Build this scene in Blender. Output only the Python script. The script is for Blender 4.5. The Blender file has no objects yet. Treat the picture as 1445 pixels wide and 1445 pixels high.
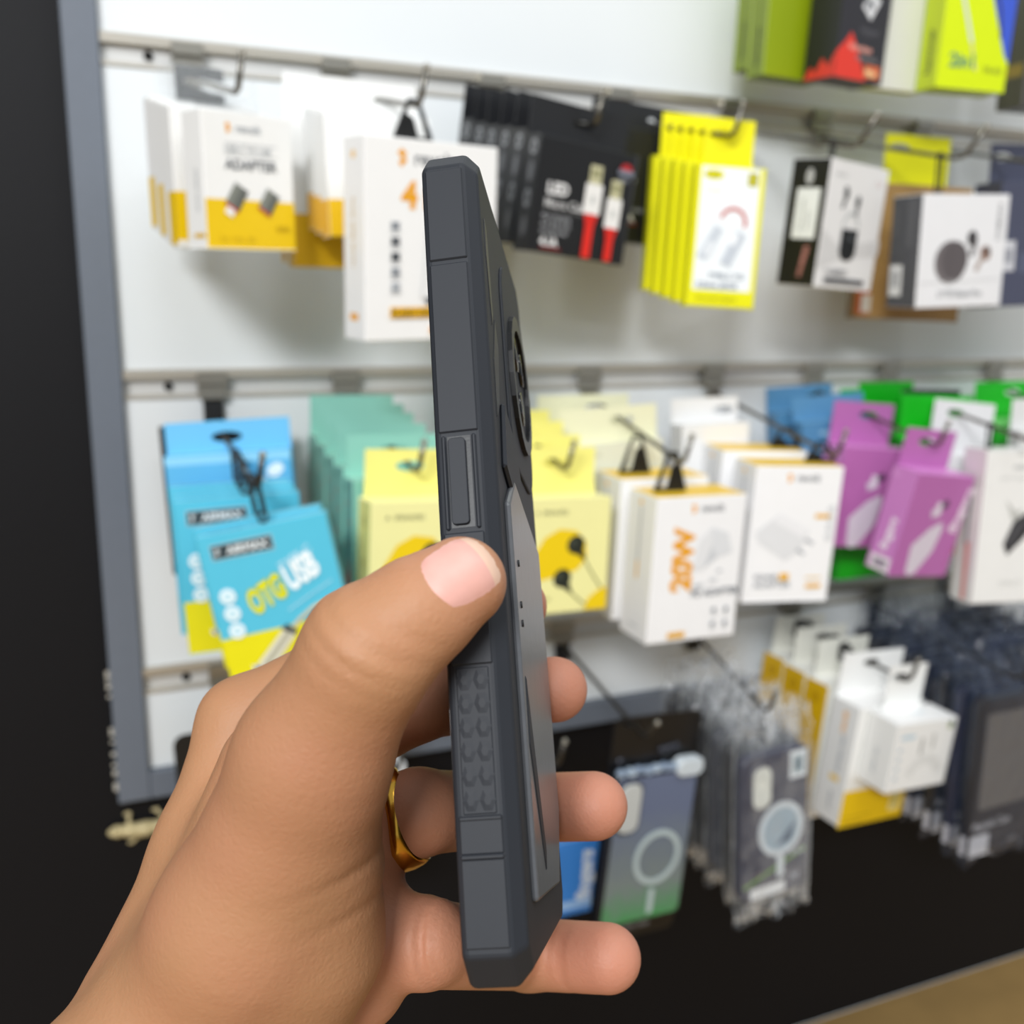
import bpy, bmesh, math, random
import numpy as np
from mathutils import Vector, Matrix, Euler, noise

# ---------------------------------------------------------------- camera, world, lights, exposure
SC = bpy.context.scene
COL = SC.collection
YAW, PITCH, DIST = math.radians(22.7), math.radians(10.2), 0.9
cam_data = bpy.data.cameras.new('camera')
cam = bpy.data.objects.new('camera', cam_data)
COL.objects.link(cam)
cam.location = (0, -DIST, 0)
cam.rotation_euler = (math.pi / 2 - PITCH, 0, -YAW)
cam_data.sensor_width = 36
cam_data.lens = 36 * 1400 / 1445
cam_data.clip_start = 0.01
cam_data.dof.use_dof = True
cam_data.dof.focus_distance = 0.222
cam_data.dof.aperture_fstop = cam_data.lens / 2.7
SC.camera = cam
SC.view_settings.view_transform = 'Standard'
SC.view_settings.look = 'None'
SC.view_settings.gamma = 1
SC.view_settings.use_curve_mapping = False
SC.view_settings.exposure = 0.23

world = bpy.data.worlds.new('room_light')
SC.world = world
world.use_nodes = True
world.node_tree.nodes['Background'].inputs[0].default_value = (0.90, 0.96, 1.0, 1)
world.node_tree.nodes['Background'].inputs[1].default_value = 0.42


def area(name, loc, target, sx, sy, power, col=(1, 1, 1)):
    d = bpy.data.lights.new(name, 'AREA')
    d.shape = 'RECTANGLE'
    d.size, d.size_y, d.energy, d.color = sx, sy, power, col
    o = bpy.data.objects.new(name, d)
    COL.objects.link(o)
    o.location = loc
    o.rotation_euler = (Vector(target) - Vector(loc)).to_track_quat('-Z', 'Y').to_euler()
    return o


area('ceiling_light_panel_near_door', (-1.7, -3.1, 1.65), (0.3, 0, 0), 1.2, 0.6, 98, (0.98, 0.99, 1.0))
area('ceiling_light_panel_over_aisle', (0.5, -1.2, 1.75), (0.5, -0.6, 0), 1.2, 0.6, 7, (0.98, 0.99, 1.0))

area('added_glint_light_right', (1.5, -1.3, 1.75), (1.3, -0.6, 0), 1.2, 0.07, 6, (0.98, 0.99, 1.0))  # added strip light, there to put glints on the crumpled bags
area('added_glint_light_middle', (0.1, -2.0, 1.75), (0.4, -0.6, 0), 1.2, 0.07, 7, (0.98, 0.99, 1.0))  # second added strip, for more bag sparkle and light from above


# ---------------------------------------------------------------- materials
def lin(h):
    h = h.lstrip('#')
    c = [int(h[i:i + 2], 16) / 255 for i in (0, 2, 4)]
    return tuple(x / 12.92 if x <= 0.04045 else ((x + 0.055) / 1.055) ** 2.4 for x in c) + (1,)


MATS = {}


def M(hexcol, rough=0.45, metal=0.0, bump=0.0, scale=300.0, vary=0.04, spec=0.5, name=None):
    key = (hexcol, rough, metal, bump, scale, vary, spec)
    if key in MATS:
        return MATS[key]
    m = bpy.data.materials.new(name or 'surface_' + hexcol.strip('#'))
    m.use_nodes = True
    nt = m.node_tree
    b = nt.nodes['Principled BSDF']
    b.inputs['Roughness'].default_value = rough
    b.inputs['Metallic'].default_value = metal
    b.inputs['Specular IOR Level'].default_value = spec
    tc = nt.nodes.new('ShaderNodeTexCoord')
    n = nt.nodes.new('ShaderNodeTexNoise')
    n.inputs['Scale'].default_value = scale
    nt.links.new(tc.outputs['Object'], n.inputs['Vector'])
    c = lin(hexcol)
    mx = nt.nodes.new('ShaderNodeMix')
    mx.data_type = 'RGBA'
    mx.inputs[6].default_value = tuple(x * (1 - vary) for x in c[:3]) + (1,)
    mx.inputs[7].default_value = tuple(min(1, x * (1 + vary)) for x in c[:3]) + (1,)
    nt.links.new(n.outputs['Fac'], mx.inputs[0])
    nt.links.new(mx.outputs[2], b.inputs['Base Color'])
    if bump:
        bp = nt.nodes.new('ShaderNodeBump')
        bp.inputs['Strength'].default_value = bump
        bp.inputs['Distance'].default_value = 0.001
        nt.links.new(n.outputs['Fac'], bp.inputs['Height'])
        nt.links.new(bp.outputs['Normal'], b.inputs['Normal'])
    MATS[key] = m
    return m


def paper(h):
    return M(h, 0.38, vary=0.02, scale=60)


def ink(h):
    return M(h, 0.42, vary=0.02, scale=80)


def clear_plastic(name, tint, opacity, rough=0.12):
    m = bpy.data.materials.new(name)
    m.use_nodes = True
    nt = m.node_tree
    nt.nodes.clear()
    out = nt.nodes.new('ShaderNodeOutputMaterial')
    mix = nt.nodes.new('ShaderNodeMixShader')
    tr = nt.nodes.new('ShaderNodeBsdfTransparent')
    gl = nt.nodes.new('ShaderNodeBsdfPrincipled')
    gl.inputs['Base Color'].default_value = lin(tint)
    gl.inputs['Roughness'].default_value = rough
    gl.inputs['Specular IOR Level'].default_value = 1.0
    gl.inputs['IOR'].default_value = 1.9
    n = nt.nodes.new('ShaderNodeTexNoise')
    tc = nt.nodes.new('ShaderNodeTexCoord')
    n.inputs['Scale'].default_value = 70
    n.inputs['Detail'].default_value = 4
    nt.links.new(tc.outputs['Object'], n.inputs['Vector'])
    lw = nt.nodes.new('ShaderNodeLayerWeight')
    lw.inputs[0].default_value = 0.4
    rp = nt.nodes.new('ShaderNodeMapRange')
    rp.inputs[1].default_value = 0.22
    rp.inputs[2].default_value = 0.80
    rp.inputs[3].default_value = 0.05
    rp.inputs[4].default_value = min(1, opacity * 2)
    nt.links.new(lw.outputs['Facing'], rp.inputs[0])
    nt.links.new(rp.outputs[0], mix.inputs[0])
    bp = nt.nodes.new('ShaderNodeBump')
    bp.inputs['Strength'].default_value = 0.5
    bp.inputs['Distance'].default_value = 0.002
    nt.links.new(n.outputs['Fac'], bp.inputs['Height'])
    nt.links.new(bp.outputs['Normal'], gl.inputs['Normal'])
    nt.links.new(tr.outputs[0], mix.inputs[1])
    nt.links.new(gl.outputs[0], mix.inputs[2])
    nt.links.new(mix.outputs[0], out.inputs[0])
    return m


# ---------------------------------------------------------------- mesh accumulator
class Acc:
    def __init__(self):
        self.v, self.f, self.m, self.mats = [], [], [], []

    def mi(self, mat):
        if mat not in self.mats:
            self.mats.append(mat)
        return self.mats.index(mat)

    def add(self, verts, faces, mat):
        o = len(self.v)
        self.v += [tuple(p) for p in verts]
        self.f += [tuple(i + o for i in f) for f in faces]
        self.m += [self.mi(mat)] * len(faces)
        return self

    def box(self, lo, hi, mat, T=None):
        x0, y0, z0 = lo
        x1, y1, z1 = hi
        vs = [(x0, y0, z0), (x1, y0, z0), (x1, y1, z0), (x0, y1, z0), (x0, y0, z1), (x1, y0, z1), (x1, y1, z1), (x0, y1, z1)]
        if T:
            vs = [tuple(T @ Vector(p)) for p in vs]
        return self.add(vs, [(0, 3, 2, 1), (4, 5, 6, 7), (0, 1, 5, 4), (1, 2, 6, 5), (2, 3, 7, 6), (3, 0, 4, 7)], mat)

    def prism(self, pts, fn, t0, t1, mat):
        """2D outline pts -> solid between offsets t0,t1; fn(u,v,t)->xyz"""
        n = len(pts)
        vs = [fn(u, v, t0) for u, v in pts] + [fn(u, v, t1) for u, v in pts]
        fs = [tuple(range(n))[::-1], tuple(range(n, 2 * n))]
        fs += [(i, (i + 1) % n, n + (i + 1) % n, n + i) for i in range(n)]
        return self.add(vs, fs, mat)

    def ring(self, outer, inner, fn, t0, t1, mat):
        """plate with a hole: outer and inner outlines with the same number of points"""
        n = len(outer)
        vs = [fn(u, v, t) for t in (t0, t1) for lp in (outer, inner) for u, v in lp]
        fs = []
        for i in range(n):
            j = (i + 1) % n
            fs += [(i, n + i, n + j, j), (2 * n + i, 2 * n + j, 3 * n + j, 3 * n + i),
                   (i, j, 2 * n + j, 2 * n + i), (n + i, 3 * n + i, 3 * n + j, n + j)]
        return self.add(vs, fs, mat)

    def tube(self, pts, r, mat, n=8, cap=True):
        pts = [Vector(p) for p in pts]
        rr = r if isinstance(r, (list, tuple)) else [r] * len(pts)
        vs, fs = [], []
        up = Vector((0.13, 0.2, 0.97))
        for i, p in enumerate(pts):
            t = (pts[min(i + 1, len(pts) - 1)] - pts[max(i - 1, 0)]).normalized()
            a = t.cross(up)
            if a.length < 1e-3:
                a = t.cross(Vector((1, 0, 0)))
            a.normalize()
            b = t.cross(a)
            for k in range(n):
                an = 2 * math.pi * k / n
                vs.append(p + (a * math.cos(an) + b * math.sin(an)) * rr[i])
        for i in range(len(pts) - 1):
            for k in range(n):
                fs.append((i * n + k, i * n + (k + 1) % n, (i + 1) * n + (k + 1) % n, (i + 1) * n + k))
        if cap:
            fs += [tuple(range(n))[::-1], tuple(range((len(pts) - 1) * n, len(pts) * n))]
        return self.add(vs, fs, mat)

    def ball(self, c, r, mat, n=10):
        vs, fs = [], []
        m = n // 2
        for i in range(m + 1):
            th = math.pi * i / m
            for k in range(n):
                ph = 2 * math.pi * k / n
                vs.append((c[0] + r * math.sin(th) * math.cos(ph), c[1] + r * math.sin(th) * math.sin(ph), c[2] + r * math.cos(th)))
        for i in range(m):
            for k in range(n):
                fs.append((i * n + k, (i + 1) * n + k, (i + 1) * n + (k + 1) % n, i * n + (k + 1) % n))
        return self.add(vs, fs, mat)

    def build(self, name, parent=None, smooth=False, bevel=0, label=None, seg=1):
        me = bpy.data.meshes.new(name)
        me.from_pydata(self.v, [], self.f)
        for m in self.mats:
            me.materials.append(m)
        me.polygons.foreach_set('material_index', self.m)
        if bevel:
            bm = bmesh.new()
            bm.from_mesh(me)
            bmesh.ops.recalc_face_normals(bm, faces=bm.faces)
            bmesh.ops.bevel(bm, geom=[e for e in bm.edges if e.calc_face_angle(0) > 0.35], offset=bevel, segments=seg, profile=0.5, affect='EDGES', clamp_overlap=True)
            bm.to_mesh(me)
            bm.free()
        else:
            bm = bmesh.new()
            bm.from_mesh(me)
            bmesh.ops.recalc_face_normals(bm, faces=bm.faces)
            bm.to_mesh(me)
            bm.free()
        if smooth:
            me.polygons.foreach_set('use_smooth', [True] * len(me.polygons))
        o = bpy.data.objects.new(name, me)
        COL.objects.link(o)
        if parent is not None:
            o.parent = parent
        if label:
            o['label'] = label
        return o


def tag(o, label, cat, group=None):
    o['label'], o['category'] = label, cat
    if group:
        o['group'] = group
    return o


def struct(o, label=None):
    o['kind'] = 'structure'
    if label:
        o['label'] = label
    return o


def empty(name, loc=(0, 0, 0), rot=None):
    o = bpy.data.objects.new(name, None)
    COL.objects.link(o)
    o.empty_display_size = 0.02
    o.location = loc
    if rot is not None:
        o.rotation_euler = rot
    return o


def copy_tree(o, parent=None, skip=()):
    c = o.copy()
    COL.objects.link(c)
    c.parent = parent
    for ch in list(o.children):
        if ch.name not in skip:
            copy_tree(ch, c)
    return c


def rrect(w, h, r, n=5, cx=0, cy=0):
    pts = []
    for qx, qy, a0 in ((1, 1, 0), (-1, 1, 90), (-1, -1, 180), (1, -1, 270)):
        for k in range(n + 1):
            a = math.radians(a0 + 90 * k / n)
            pts.append((cx + qx * (w / 2 - r) + r * math.cos(a), cy + qy * (h / 2 - r) + r * math.sin(a)))
    return pts


TXT = {}


def text_mesh(s, bold):
    k = (s, bold)
    if k not in TXT:
        cu = bpy.data.curves.new('lettering', 'FONT')
        cu.body = s
        cu.size = 1
        cu.resolution_u = 3
        cu.offset = 0.022 * bold
        o = bpy.data.objects.new('lettering', cu)
        me = bpy.data.meshes.new_from_object(o)
        vs = [(v.co.x, v.co.y) for v in me.vertices]
        fs = [tuple(p.vertices) for p in me.polygons]
        bpy.data.objects.remove(o)
        bpy.data.curves.remove(cu)
        bpy.data.meshes.remove(me)
        TXT[k] = (vs, fs)
    return TXT[k]


# print items in face millimetres, u to the right, v downwards
def rect(u, v, w, h, c, rot=0):
    cx, cy = u + w / 2, v + h / 2
    a = math.radians(rot)
    return ('poly', [(cx + x * math.cos(a) + y * math.sin(a), cy - x * math.sin(a) + y * math.cos(a)) for x, y in ((-w / 2, -h / 2), (w / 2, -h / 2), (w / 2, h / 2), (-w / 2, h / 2))], c)


def poly(pts, c):
    return ('poly', pts, c)


def disc(u, v, r, c, ry=None, rot=0, n=20):
    ry = ry or r
    a = math.radians(rot)
    return ('poly', [(u + r * math.cos(t) * math.cos(a) + ry * math.sin(t) * math.sin(a), v - r * math.cos(t) * math.sin(a) + ry * math.sin(t) * math.cos(a)) for t in [2 * math.pi * k / n for k in range(n)]], c)


def line(pts, wd, c):
    return ('line', pts, wd, c)


def ringp(u, v, r, wd, c, a0=0, a1=360, n=24):
    return ('line', [(u + r * math.cos(math.radians(a0 + (a1 - a0) * k / n)), v - r * math.sin(math.radians(a0 + (a1 - a0) * k / n))) for k in range(n + 1)], wd, c)


def text(s, u, v, size, c, rot=0, bold=1.0, xs=1.0, shear=0.0, align='L'):
    return ('text', s, u, v, size, c, rot, bold, xs, shear, align)


def add_print(acc, items, fn, layer0=0.00012, step=0.00009):
    """fn(u_m, v_m, off) -> local xyz; items are thin ink sheets one above the other"""
    lay = layer0
    for it in items:
        if it[0] == 'poly':
            pts = [(u / 1000, v / 1000) for u, v in it[1]]
            acc.add([fn(u, v, lay) for u, v in pts], [tuple(range(len(pts)))], ink(it[2]))
        elif it[0] == 'line':
            pts = [Vector((u / 1000, v / 1000)) for u, v in it[1]]
            w = it[2] / 2000
            L, R = [], []
            for i, p in enumerate(pts):
                t = (pts[min(i + 1, len(pts) - 1)] - pts[max(0, i - 1)]).normalized()
                nn = Vector((-t.y, t.x)) * w
                L.append(p + nn)
                R.append(p - nn)
            vs = [fn(p.x, p.y, lay) for p in L + R]
            n = len(pts)
            acc.add(vs, [(i, i + 1, n + i + 1, n + i) for i in range(n - 1)], ink(it[3]))
        else:
            _, s, u, v, size, c, rot, bold, xs, sh, al = it
            vs, fs = text_mesh(s, bold)
            if not vs:
                continue
            xm = max(p[0] for p in vs)
            ox = {'L': 0, 'C': -xm / 2, 'R': -xm}[al]
            a = math.radians(rot)
            k = size / 1000
            out = []
            for x, y in vs:
                x = ((x + ox) * xs + y * sh) * k
                y = y * k
                uu = u / 1000 + x * math.cos(a) - y * math.sin(a)
                vv = v / 1000 - (x * math.sin(a) + y * math.cos(a))
                out.append(fn(uu, vv, lay))
            acc.add(out, fs, ink(c))
        lay += step
    return acc


# ---------------------------------------------------------------- the room: display panel, rails, frame, walls, floor
WHITE_PANEL = M('#e4e8ea', 0.28, vary=0.015, scale=6, name='white_laminate_panel')
ALU = M('#d2ccc0', 0.35, 0.7, bump=0.02, scale=900, name='anodised_rail')
ALU_D = M('#d6d6d4', 0.4, 0.3, name='rail_recess')
FRAME = M('#69707b', 0.42, bump=0.05, scale=120, name='grey_painted_frame')
BLACK = M('#0c0c10', 0.55, bump=0.06, scale=220, vary=0.12, spec=0.25, name='black_laminate_wall')
TAN = M('#9a7c4c', 0.5, bump=0.1, scale=18, vary=0.18, name='tan_floor')
RAILS = [0.490, 0.226, -0.0395, -0.300]
X0, X1 = 0.022, 2.6

def chip_specks():
    a = Acc()
    rnd = random.Random(4)
    m = M('#b9b4a8', 0.7)
    for k in range(15):
        z = rnd.uniform(-0.405, -0.285)
        s = rnd.uniform(0.0008, 0.0022) * (1.4 if z < -0.37 else 1)
        a.box((-0.0072 - 0.001, -0.0075 + rnd.uniform(0, .006), z), (-0.0042, -0.0052 + rnd.uniform(0, .004), z + s * 2), m)
    return a


base = struct(Acc().box((-1.6, 0.012, -0.88), (X1, 0.05, 1.6), BLACK).build('wall_back'), 'black wall around and below the display panel')
zs = [1.2] + RAILS + [-0.386]
for i in range(len(zs) - 1):
    top = zs[i] - (0.0155 if 0 < i else 0)
    bot = zs[i + 1] + (0.009 if i < 4 else 0)
    Acc().box((X0, 0, bot), (X1, 0.0115, top), WHITE_PANEL).build('panel_board', base, bevel=0.0008)
for i, z in enumerate(RAILS):
    a = Acc()
    a.box((X0, -0.0035, z + 0.0015), (X1, 0.0115, z + 0.009), ALU)           # upper lip
    a.box((X0, -0.0045, z + 0.0065), (X1, -0.0034, z + 0.009), ALU)
    a.box((X0, 0.0035, z - 0.0125), (X1, 0.0115, z + 0.0016), ALU_D)         # recessed channel
    a.box((X0, -0.0015, z - 0.0155), (X1, 0.0115, z - 0.0124), ALU)          # lower lip
    r = struct(a.build('trim_%d' % (i + 1), bevel=0.0004), 'aluminium slat rail running along the white panel')
    s = Acc()
    s.tube([(X0 + 0.0365, 0.0036, z - 0.005), (X0 + 0.0365, 0.0012, z - 0.005)], 0.0038, M('#222222', 0.4, 0.6), 12)
    s.build('screw', r, True)
fr = Acc().box((-0.005, -0.007, -0.412), (X0, 0.0118, 1.2), FRAME).build('trim_5', bevel=0.001)
struct(fr, 'grey upright frame at the left edge of the panel')
chip_specks().build('paint_chips', fr)
struct(Acc().box((X0 + .0002, -0.007, -0.412), (X1, 0.0118, -0.3862), FRAME).build('trim_6', bevel=0.001), 'grey bottom frame of the panel')
struct(Acc().box((-5.0, -7.0, -0.9), (5.0, 0.011, -0.8805), TAN).build('floor'), 'tan floor')

# ---------------------------------------------------------------- hooks
WIRE = M('#77736b', 0.25, 0.95, name='chrome_wire')
WIRE_D = M('#55524e', 0.3, 0.9, name='dark_chrome_wire')
PLATE = M('#a8a49a', 0.3, 0.85, name='zinc_plate')
BPLATE = M('#1a1a1c', 0.45, name='black_plate')
HOOKS = {}


def hook(key, x, rail, tip, label, black=False, upturn=0.026, lean=0.3, zroot=None):
    """wire display hook: clip over the rail, back plate, wire that leaves the plate and turns up at its end"""
    z = RAILS[rail]
    zr = z - 0.022 if zroot is None else zroot
    root = Vector((x, -0.0062, zr))
    tip = Vector(tip)
    HOOKS[key] = (root, tip)
    e = empty('display_hook', (x, 0, z))
    tag(e, label, 'hook', 'wire display hooks on the slat rails')
    I = Matrix.Translation(-Vector((x, 0, z)))
    a = Acc()
    a.box((-0.0125, -0.0095, -0.004), (0.0125, -0.0048, 0.006), PLATE)
    a.box((-0.0125, -0.0048, -0.012), (0.0125, -0.0038, 0.006), PLATE)
    a.box((-0.011, -0.0100, -0.0165), (0.011, -0.0022, -0.0105), PLATE)
    a.build('rail_clip', e, bevel=0.0005)
    bm_ = BPLATE if black else PLATE
    h = 0.045 if black else 0.03
    Acc().box((-0.0085, -0.0062, -h), (0.0085, -0.0040, -0.0168), bm_).build('back_plate', e, bevel=0.0008)
    d = (tip - root).normalized()
    pts = [root + Vector((0, 0.001, 0)), root + d * 0.01]
    L = (tip - root).length
    for k in range(1, 7):
        pts.append(root + d * (0.01 + (L - 0.018) * k / 6))
    upv = Vector((0.12, -lean, 1)).normalized()
    for k in range(1, 5):
        t = k / 4
        pts.append(tip - d * 0.008 * (1 - t) ** 2 + upv * 0.008 * t * t)
    pts.append(tip + upv * upturn)
    Acc().tube([p - Vector((x, 0, z)) for p in pts], 0.0021, WIRE_D if black else WIRE, 8).build('wire', e, True)
    Acc().ball(tip + upv * upturn - Vector((x, 0, z)), 0.0026, PLATE).build('end_cap', e, True)
    return e


def wire_at(key, s):
    r, t = HOOKS[key]
    d = (t - r).normalized()
    return t - d * s


hook('A', .088, 1, (.105, -.160, .163), 'leftmost upper wire hook, holding the white and yellow adapter boxes')
hook('B', .210, 1, (.223, -.200, .156), 'upper wire hook carrying the large white flash drive box')
hook('D', .354, 1, (.377, -.168, .160), 'upper wire hook carrying the black cable boxes')
hook('E', .487, 1, (.504, -.172, .161), 'upper wire hook carrying the bright yellow cable boxes')
hook('F', .615, 1, (.639, -.165, .163), 'upper wire hook carrying the black and white earbud box', lean=0.9, upturn=.032)
hook('H', .730, 1, (.757, -.172, .159), 'upper wire hook carrying the grey sided earbud box', lean=0.9, upturn=.034)
hook('I', .870, 1, (.872, -.190, .157), 'upper wire hook at the right edge above a navy box')
hook('P', .094, 2, (.097, -.225, -.104), 'middle wire hook carrying the light blue boxes', black=True, zroot=-.075)
hook('Q', .211, 2, (.221, -.188, -.104), 'middle wire hook carrying the teal boxes and a yellow earphone box')
hook('R', .345, 2, (.358, -.162, -.113), 'middle wire hook carrying the yellow earphone boxes right of the phone')
hook('S', .458, 2, (.455, -.188, -.109), 'middle wire hook carrying the 20W box')
hook('U', .606, 2, (.631, -.172, -.113), 'middle wire hook carrying the second white and yellow charger boxes')
hook('W', .737, 2, (.771, -.157, -.111), 'middle wire hook carrying the pink boxes')
hook('Y', .846, 2, (.831, -.215, -.103), 'middle wire hook reaching over to the white box at the right edge')
hook('X', 1.010, 2, (1.0, -.2, -.11), 'middle wire hook holding the bright green packs at the far right')
hook('Z0', .090, 3, (.095, -.16, -.36), 'lower wire hook with black plate behind the wrist', black=True, zroot=-.33)
hook('Z9', .205, 3, (.205, -.17, -.35), 'lower wire hook hidden behind the fingers', black=True, zroot=-.33)
hook('Z1', .318, 3, (.329, -.21, -.350), 'lower wire hook carrying the blue box behind the phone', black=True, zroot=-.325)
hook('Z2', .431, 3, (.413, -.205, -.340), 'lower wire hook carrying the green and blue case pack', black=True, zroot=-.318, lean=0.9)
hook('Z3', .592, 3, (.553, -.190, -.345), 'lower wire hook carrying the phone cases in clear bags', black=True, zroot=-.325)
hook('Z5', .723, 3, (.734, -.178, -.344), 'lower wire hook carrying the yellow sided boxes', black=True, zroot=-.325)
hook('Z7', .846, 3, (.826, -.225, -.338), 'lower wire hook carrying the black bagged cases', black=True, zroot=-.32, lean=1.2)
hook('Z8', .970, 3, (.952, -.205, -.335), 'lower wire hook at the right edge carrying grey bagged cases', black=True, zroot=-.32)
hook('N1', .612, 0, (.61, -.18, .385), 'top wire hook above the frame carrying the black and red box')
hook('N2', .742, 0, (.74, -.19, .385), 'top wire hook above the frame carrying the two in one cable box')
hook('N3', .872, 0, (.872, -.19, .385), 'top wire hook above the frame at the right edge')

# ---------------------------------------------------------------- hanging cartons
ORD = ['front', 'second', 'third', 'fourth', 'fifth', 'sixth', 'seventh', 'eighth']


def pose(yaw, pitch, roll):
    return Matrix.Rotation(math.radians(yaw), 3, 'Z') @ Matrix.Rotation(math.radians(pitch), 3, 'X') @ Matrix.Rotation(math.radians(roll), 3, 'Y')


def hole_in(hk, pos, R, y):
    """where the hook's wire crosses the local plane y"""
    r, t = HOOKS[hk]
    a = R.transposed() @ (r - Vector(pos))
    b = R.transposed() @ (t - Vector(pos))
    k = (y - a.y) / (b.y - a.y)
    p = a + (b - a) * k
    return p.x, p.z


TAB_FILM = clear_plastic('clear_hang_tab', '#d8dcde', 0.25, 0.1)


def hang_tab(e, w, d, hx, hz, col, frac=0.86, cut=0.0, thick=0.0007):
    tw = w * frac
    top = hz + 0.0125
    hx = max(-tw / 2 + 0.016, min(tw / 2 - 0.016, hx))
    n = 24
    inner, outer = [], []
    for k in range(n):
        a = 2 * math.pi * k / n + math.pi / n
        ca, sa = math.cos(a), math.sin(a)
        inner.append((hx + 0.012 * ca, hz - 0.0005 + 0.0042 * sa))
        # point of the rectangle edge in the direction (ca, sa) around the hole
        ex = (tw / 2 - hx) if ca > 0 else (tw / 2 + hx)
        ez = (top - hz) if sa > 0 else (hz + 0.0008)
        s = min(ex / max(abs(ca), 1e-6), ez / max(abs(sa), 1e-6))
        outer.append((hx + ca * s, hz + sa * s))
    corners = [(-tw / 2, -0.0008), (tw / 2, -0.0008), (tw / 2, top), (-tw / 2, top)]
    for c in corners:
        i = min(range(n), key=lambda q: (outer[q][0] - c[0]) ** 2 + (outer[q][1] - c[1]) ** 2)
        outer[i] = c
    return Acc().ring(outer, inner, lambda u, v, t: (u, t, v), d - thick, d, TAB_FILM if col == 'clear' else paper(col)).build('hang_tab', e)


def tri_hanger(e, d, hx, hz, side=1, half=0.0165):
    m = M('#141414', 0.4)
    y = d * 0.5
    a = Acc()
    ap = hz + 0.0045
    out = [(hx - half, 0.0006), (hx + half, 0.0006), (hx + half * .92, 0.005), (hx + 0.0045, ap), (hx - 0.0045, ap), (hx - half * .92, 0.005)]
    k = 0.0026
    inn = [(hx - half + 2 * k, 0.0006 + k), (hx + half - 2 * k, 0.0006 + k), (hx + half * .92 - k * 1.8, 0.005 + k * .3), (hx + 0.0045 - k * .4, ap - k), (hx - 0.0045 + k * .4, ap - k), (hx - half * .92 + k * 1.8, 0.005 + k * .3)]
    fn = lambda u, v, t: (u, t, v)
    a.ring(out, inn, fn, y - 0.001, y + 0.001, m)
    s = side
    a.prism([(hx + s * half * .9, 0.0012), (hx + s * half * .85, 0.005), (hx + s * 0.005, hz - 0.006), (hx, hz - 0.009), (hx - s * half * .25, 0.0012)], fn, y - 0.0009, y + 0.0009, m)
    return a.build('triangular_hanger', e)


def loop_hanger(e, d, hx, hz, wd=0.0075):
    m = M('#101418', 0.4)
    h = hz + 0.004
    fn = lambda u, v, t: (u, t, v)
    o = rrect(wd, h, wd * .45, 4, hx, h / 2)
    i = rrect(wd * .5, h - wd * .5, wd * .24, 4, hx, h / 2 + .0004)
    return Acc().ring(o, i, fn, d * .5 - .0009, d * .5 + .0009, m).build('hanging_loop', e)


FRONT_PRINTS = set()


def print_groups(items):
    """each line of lettering is a part; shapes that touch form one printed picture"""
    out, boxes = [], []
    for q, it in enumerate(items):
        if it[0] == 'text':
            out.append(('lettering', [it], [q]))
            continue
        us, vs = [p[0] for p in it[1]], [p[1] for p in it[1]]
        b = [min(us) - 1.5, min(vs) - 1.5, max(us) + 1.5, max(vs) + 1.5]
        g = [b, [it], [q]]
        keep = []
        for o in boxes:
            if o[0][0] < g[0][2] and g[0][0] < o[0][2] and o[0][1] < g[0][3] and g[0][1] < o[0][3]:
                g = [[min(o[0][0], g[0][0]), min(o[0][1], g[0][1]), max(o[0][2], g[0][2]), max(o[0][3], g[0][3])], o[1] + g[1], o[2] + g[2]]
            else:
                keep.append(o)
        boxes = keep + [g]
    return [('printed_picture', g[1], g[2]) for g in boxes] + out


def carton(hk, name, label, cat, group, pos, whd, ypr, cols, hang, front=(), left=(), top=(), right=()):
    w, h, d = whd
    R = pose(*ypr)
    e = empty(name, pos, R.to_euler())
    tag(e, label, cat, group)
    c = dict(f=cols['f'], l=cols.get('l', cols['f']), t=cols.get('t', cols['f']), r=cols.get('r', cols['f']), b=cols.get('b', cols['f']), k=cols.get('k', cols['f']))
    x = w / 2
    a = Acc()
    vs = [(-x, 0, -h), (x, 0, -h), (x, d, -h), (-x, d, -h), (-x, 0, 0), (x, 0, 0), (x, d, 0), (-x, d, 0)]
    for f, kf in (((0, 3, 2, 1), 'b'), ((4, 5, 6, 7), 't'), ((0, 1, 5, 4), 'f'), ((1, 2, 6, 5), 'r'), ((2, 3, 7, 6), 'k'), ((3, 0, 4, 7), 'l')):
        a.add(vs, [f], paper(c[kf]))
    # weld the shared corners, keep one material per side
    body = a.build('carton')
    bm = bmesh.new()
    bm.from_mesh(body.data)
    bmesh.ops.remove_doubles(bm, verts=bm.verts, dist=1e-6)
    bmesh.ops.bevel(bm, geom=list(bm.edges), offset=0.0006, segments=1, affect='EDGES', material=a.mats.index(paper(c['f'])))
    bmesh.ops.recalc_face_normals(bm, faces=bm.faces)
    bm.to_mesh(body.data)
    bm.free()
    body.parent = e
    faces = (('front', front, lambda u, v, o: (-x + u, -o, -v)), ('left', left, lambda u, v, o: (-x - o, d - u, -v)),
             ('top', top, lambda u, v, o: (-x + u, d - v, o)), ('right', right, lambda u, v, o: (x + o, u, -v)))
    for fn_, items, fn in faces:
        for nm, sub_, lays in print_groups(items):
            A = Acc()
            for it, q in zip(sub_, lays):
                add_print(A, [it], fn, 0.00012 + .00007 * q)
            po = A.build(nm, e)
            if fn_ == 'front':
                FRONT_PRINTS.add(po.name)
    if hang:
        yy = d if hang[0] == 'tab' else d * .5
        hx, hz = hole_in(hk, pos, R, yy)
        if hang[0] == 'tab':
            hang_tab(e, w, d, hx, max(hz, 0.012), hang[1], *(hang[2:3]))
        elif hang[0] == 'tri':
            tri_hanger(e, d, hx, max(hz, 0.016), hang[1])
        elif hang[0] == 'loop':
            loop_hanger(e, d, hx, max(hz, 0.012))
    return e


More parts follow.
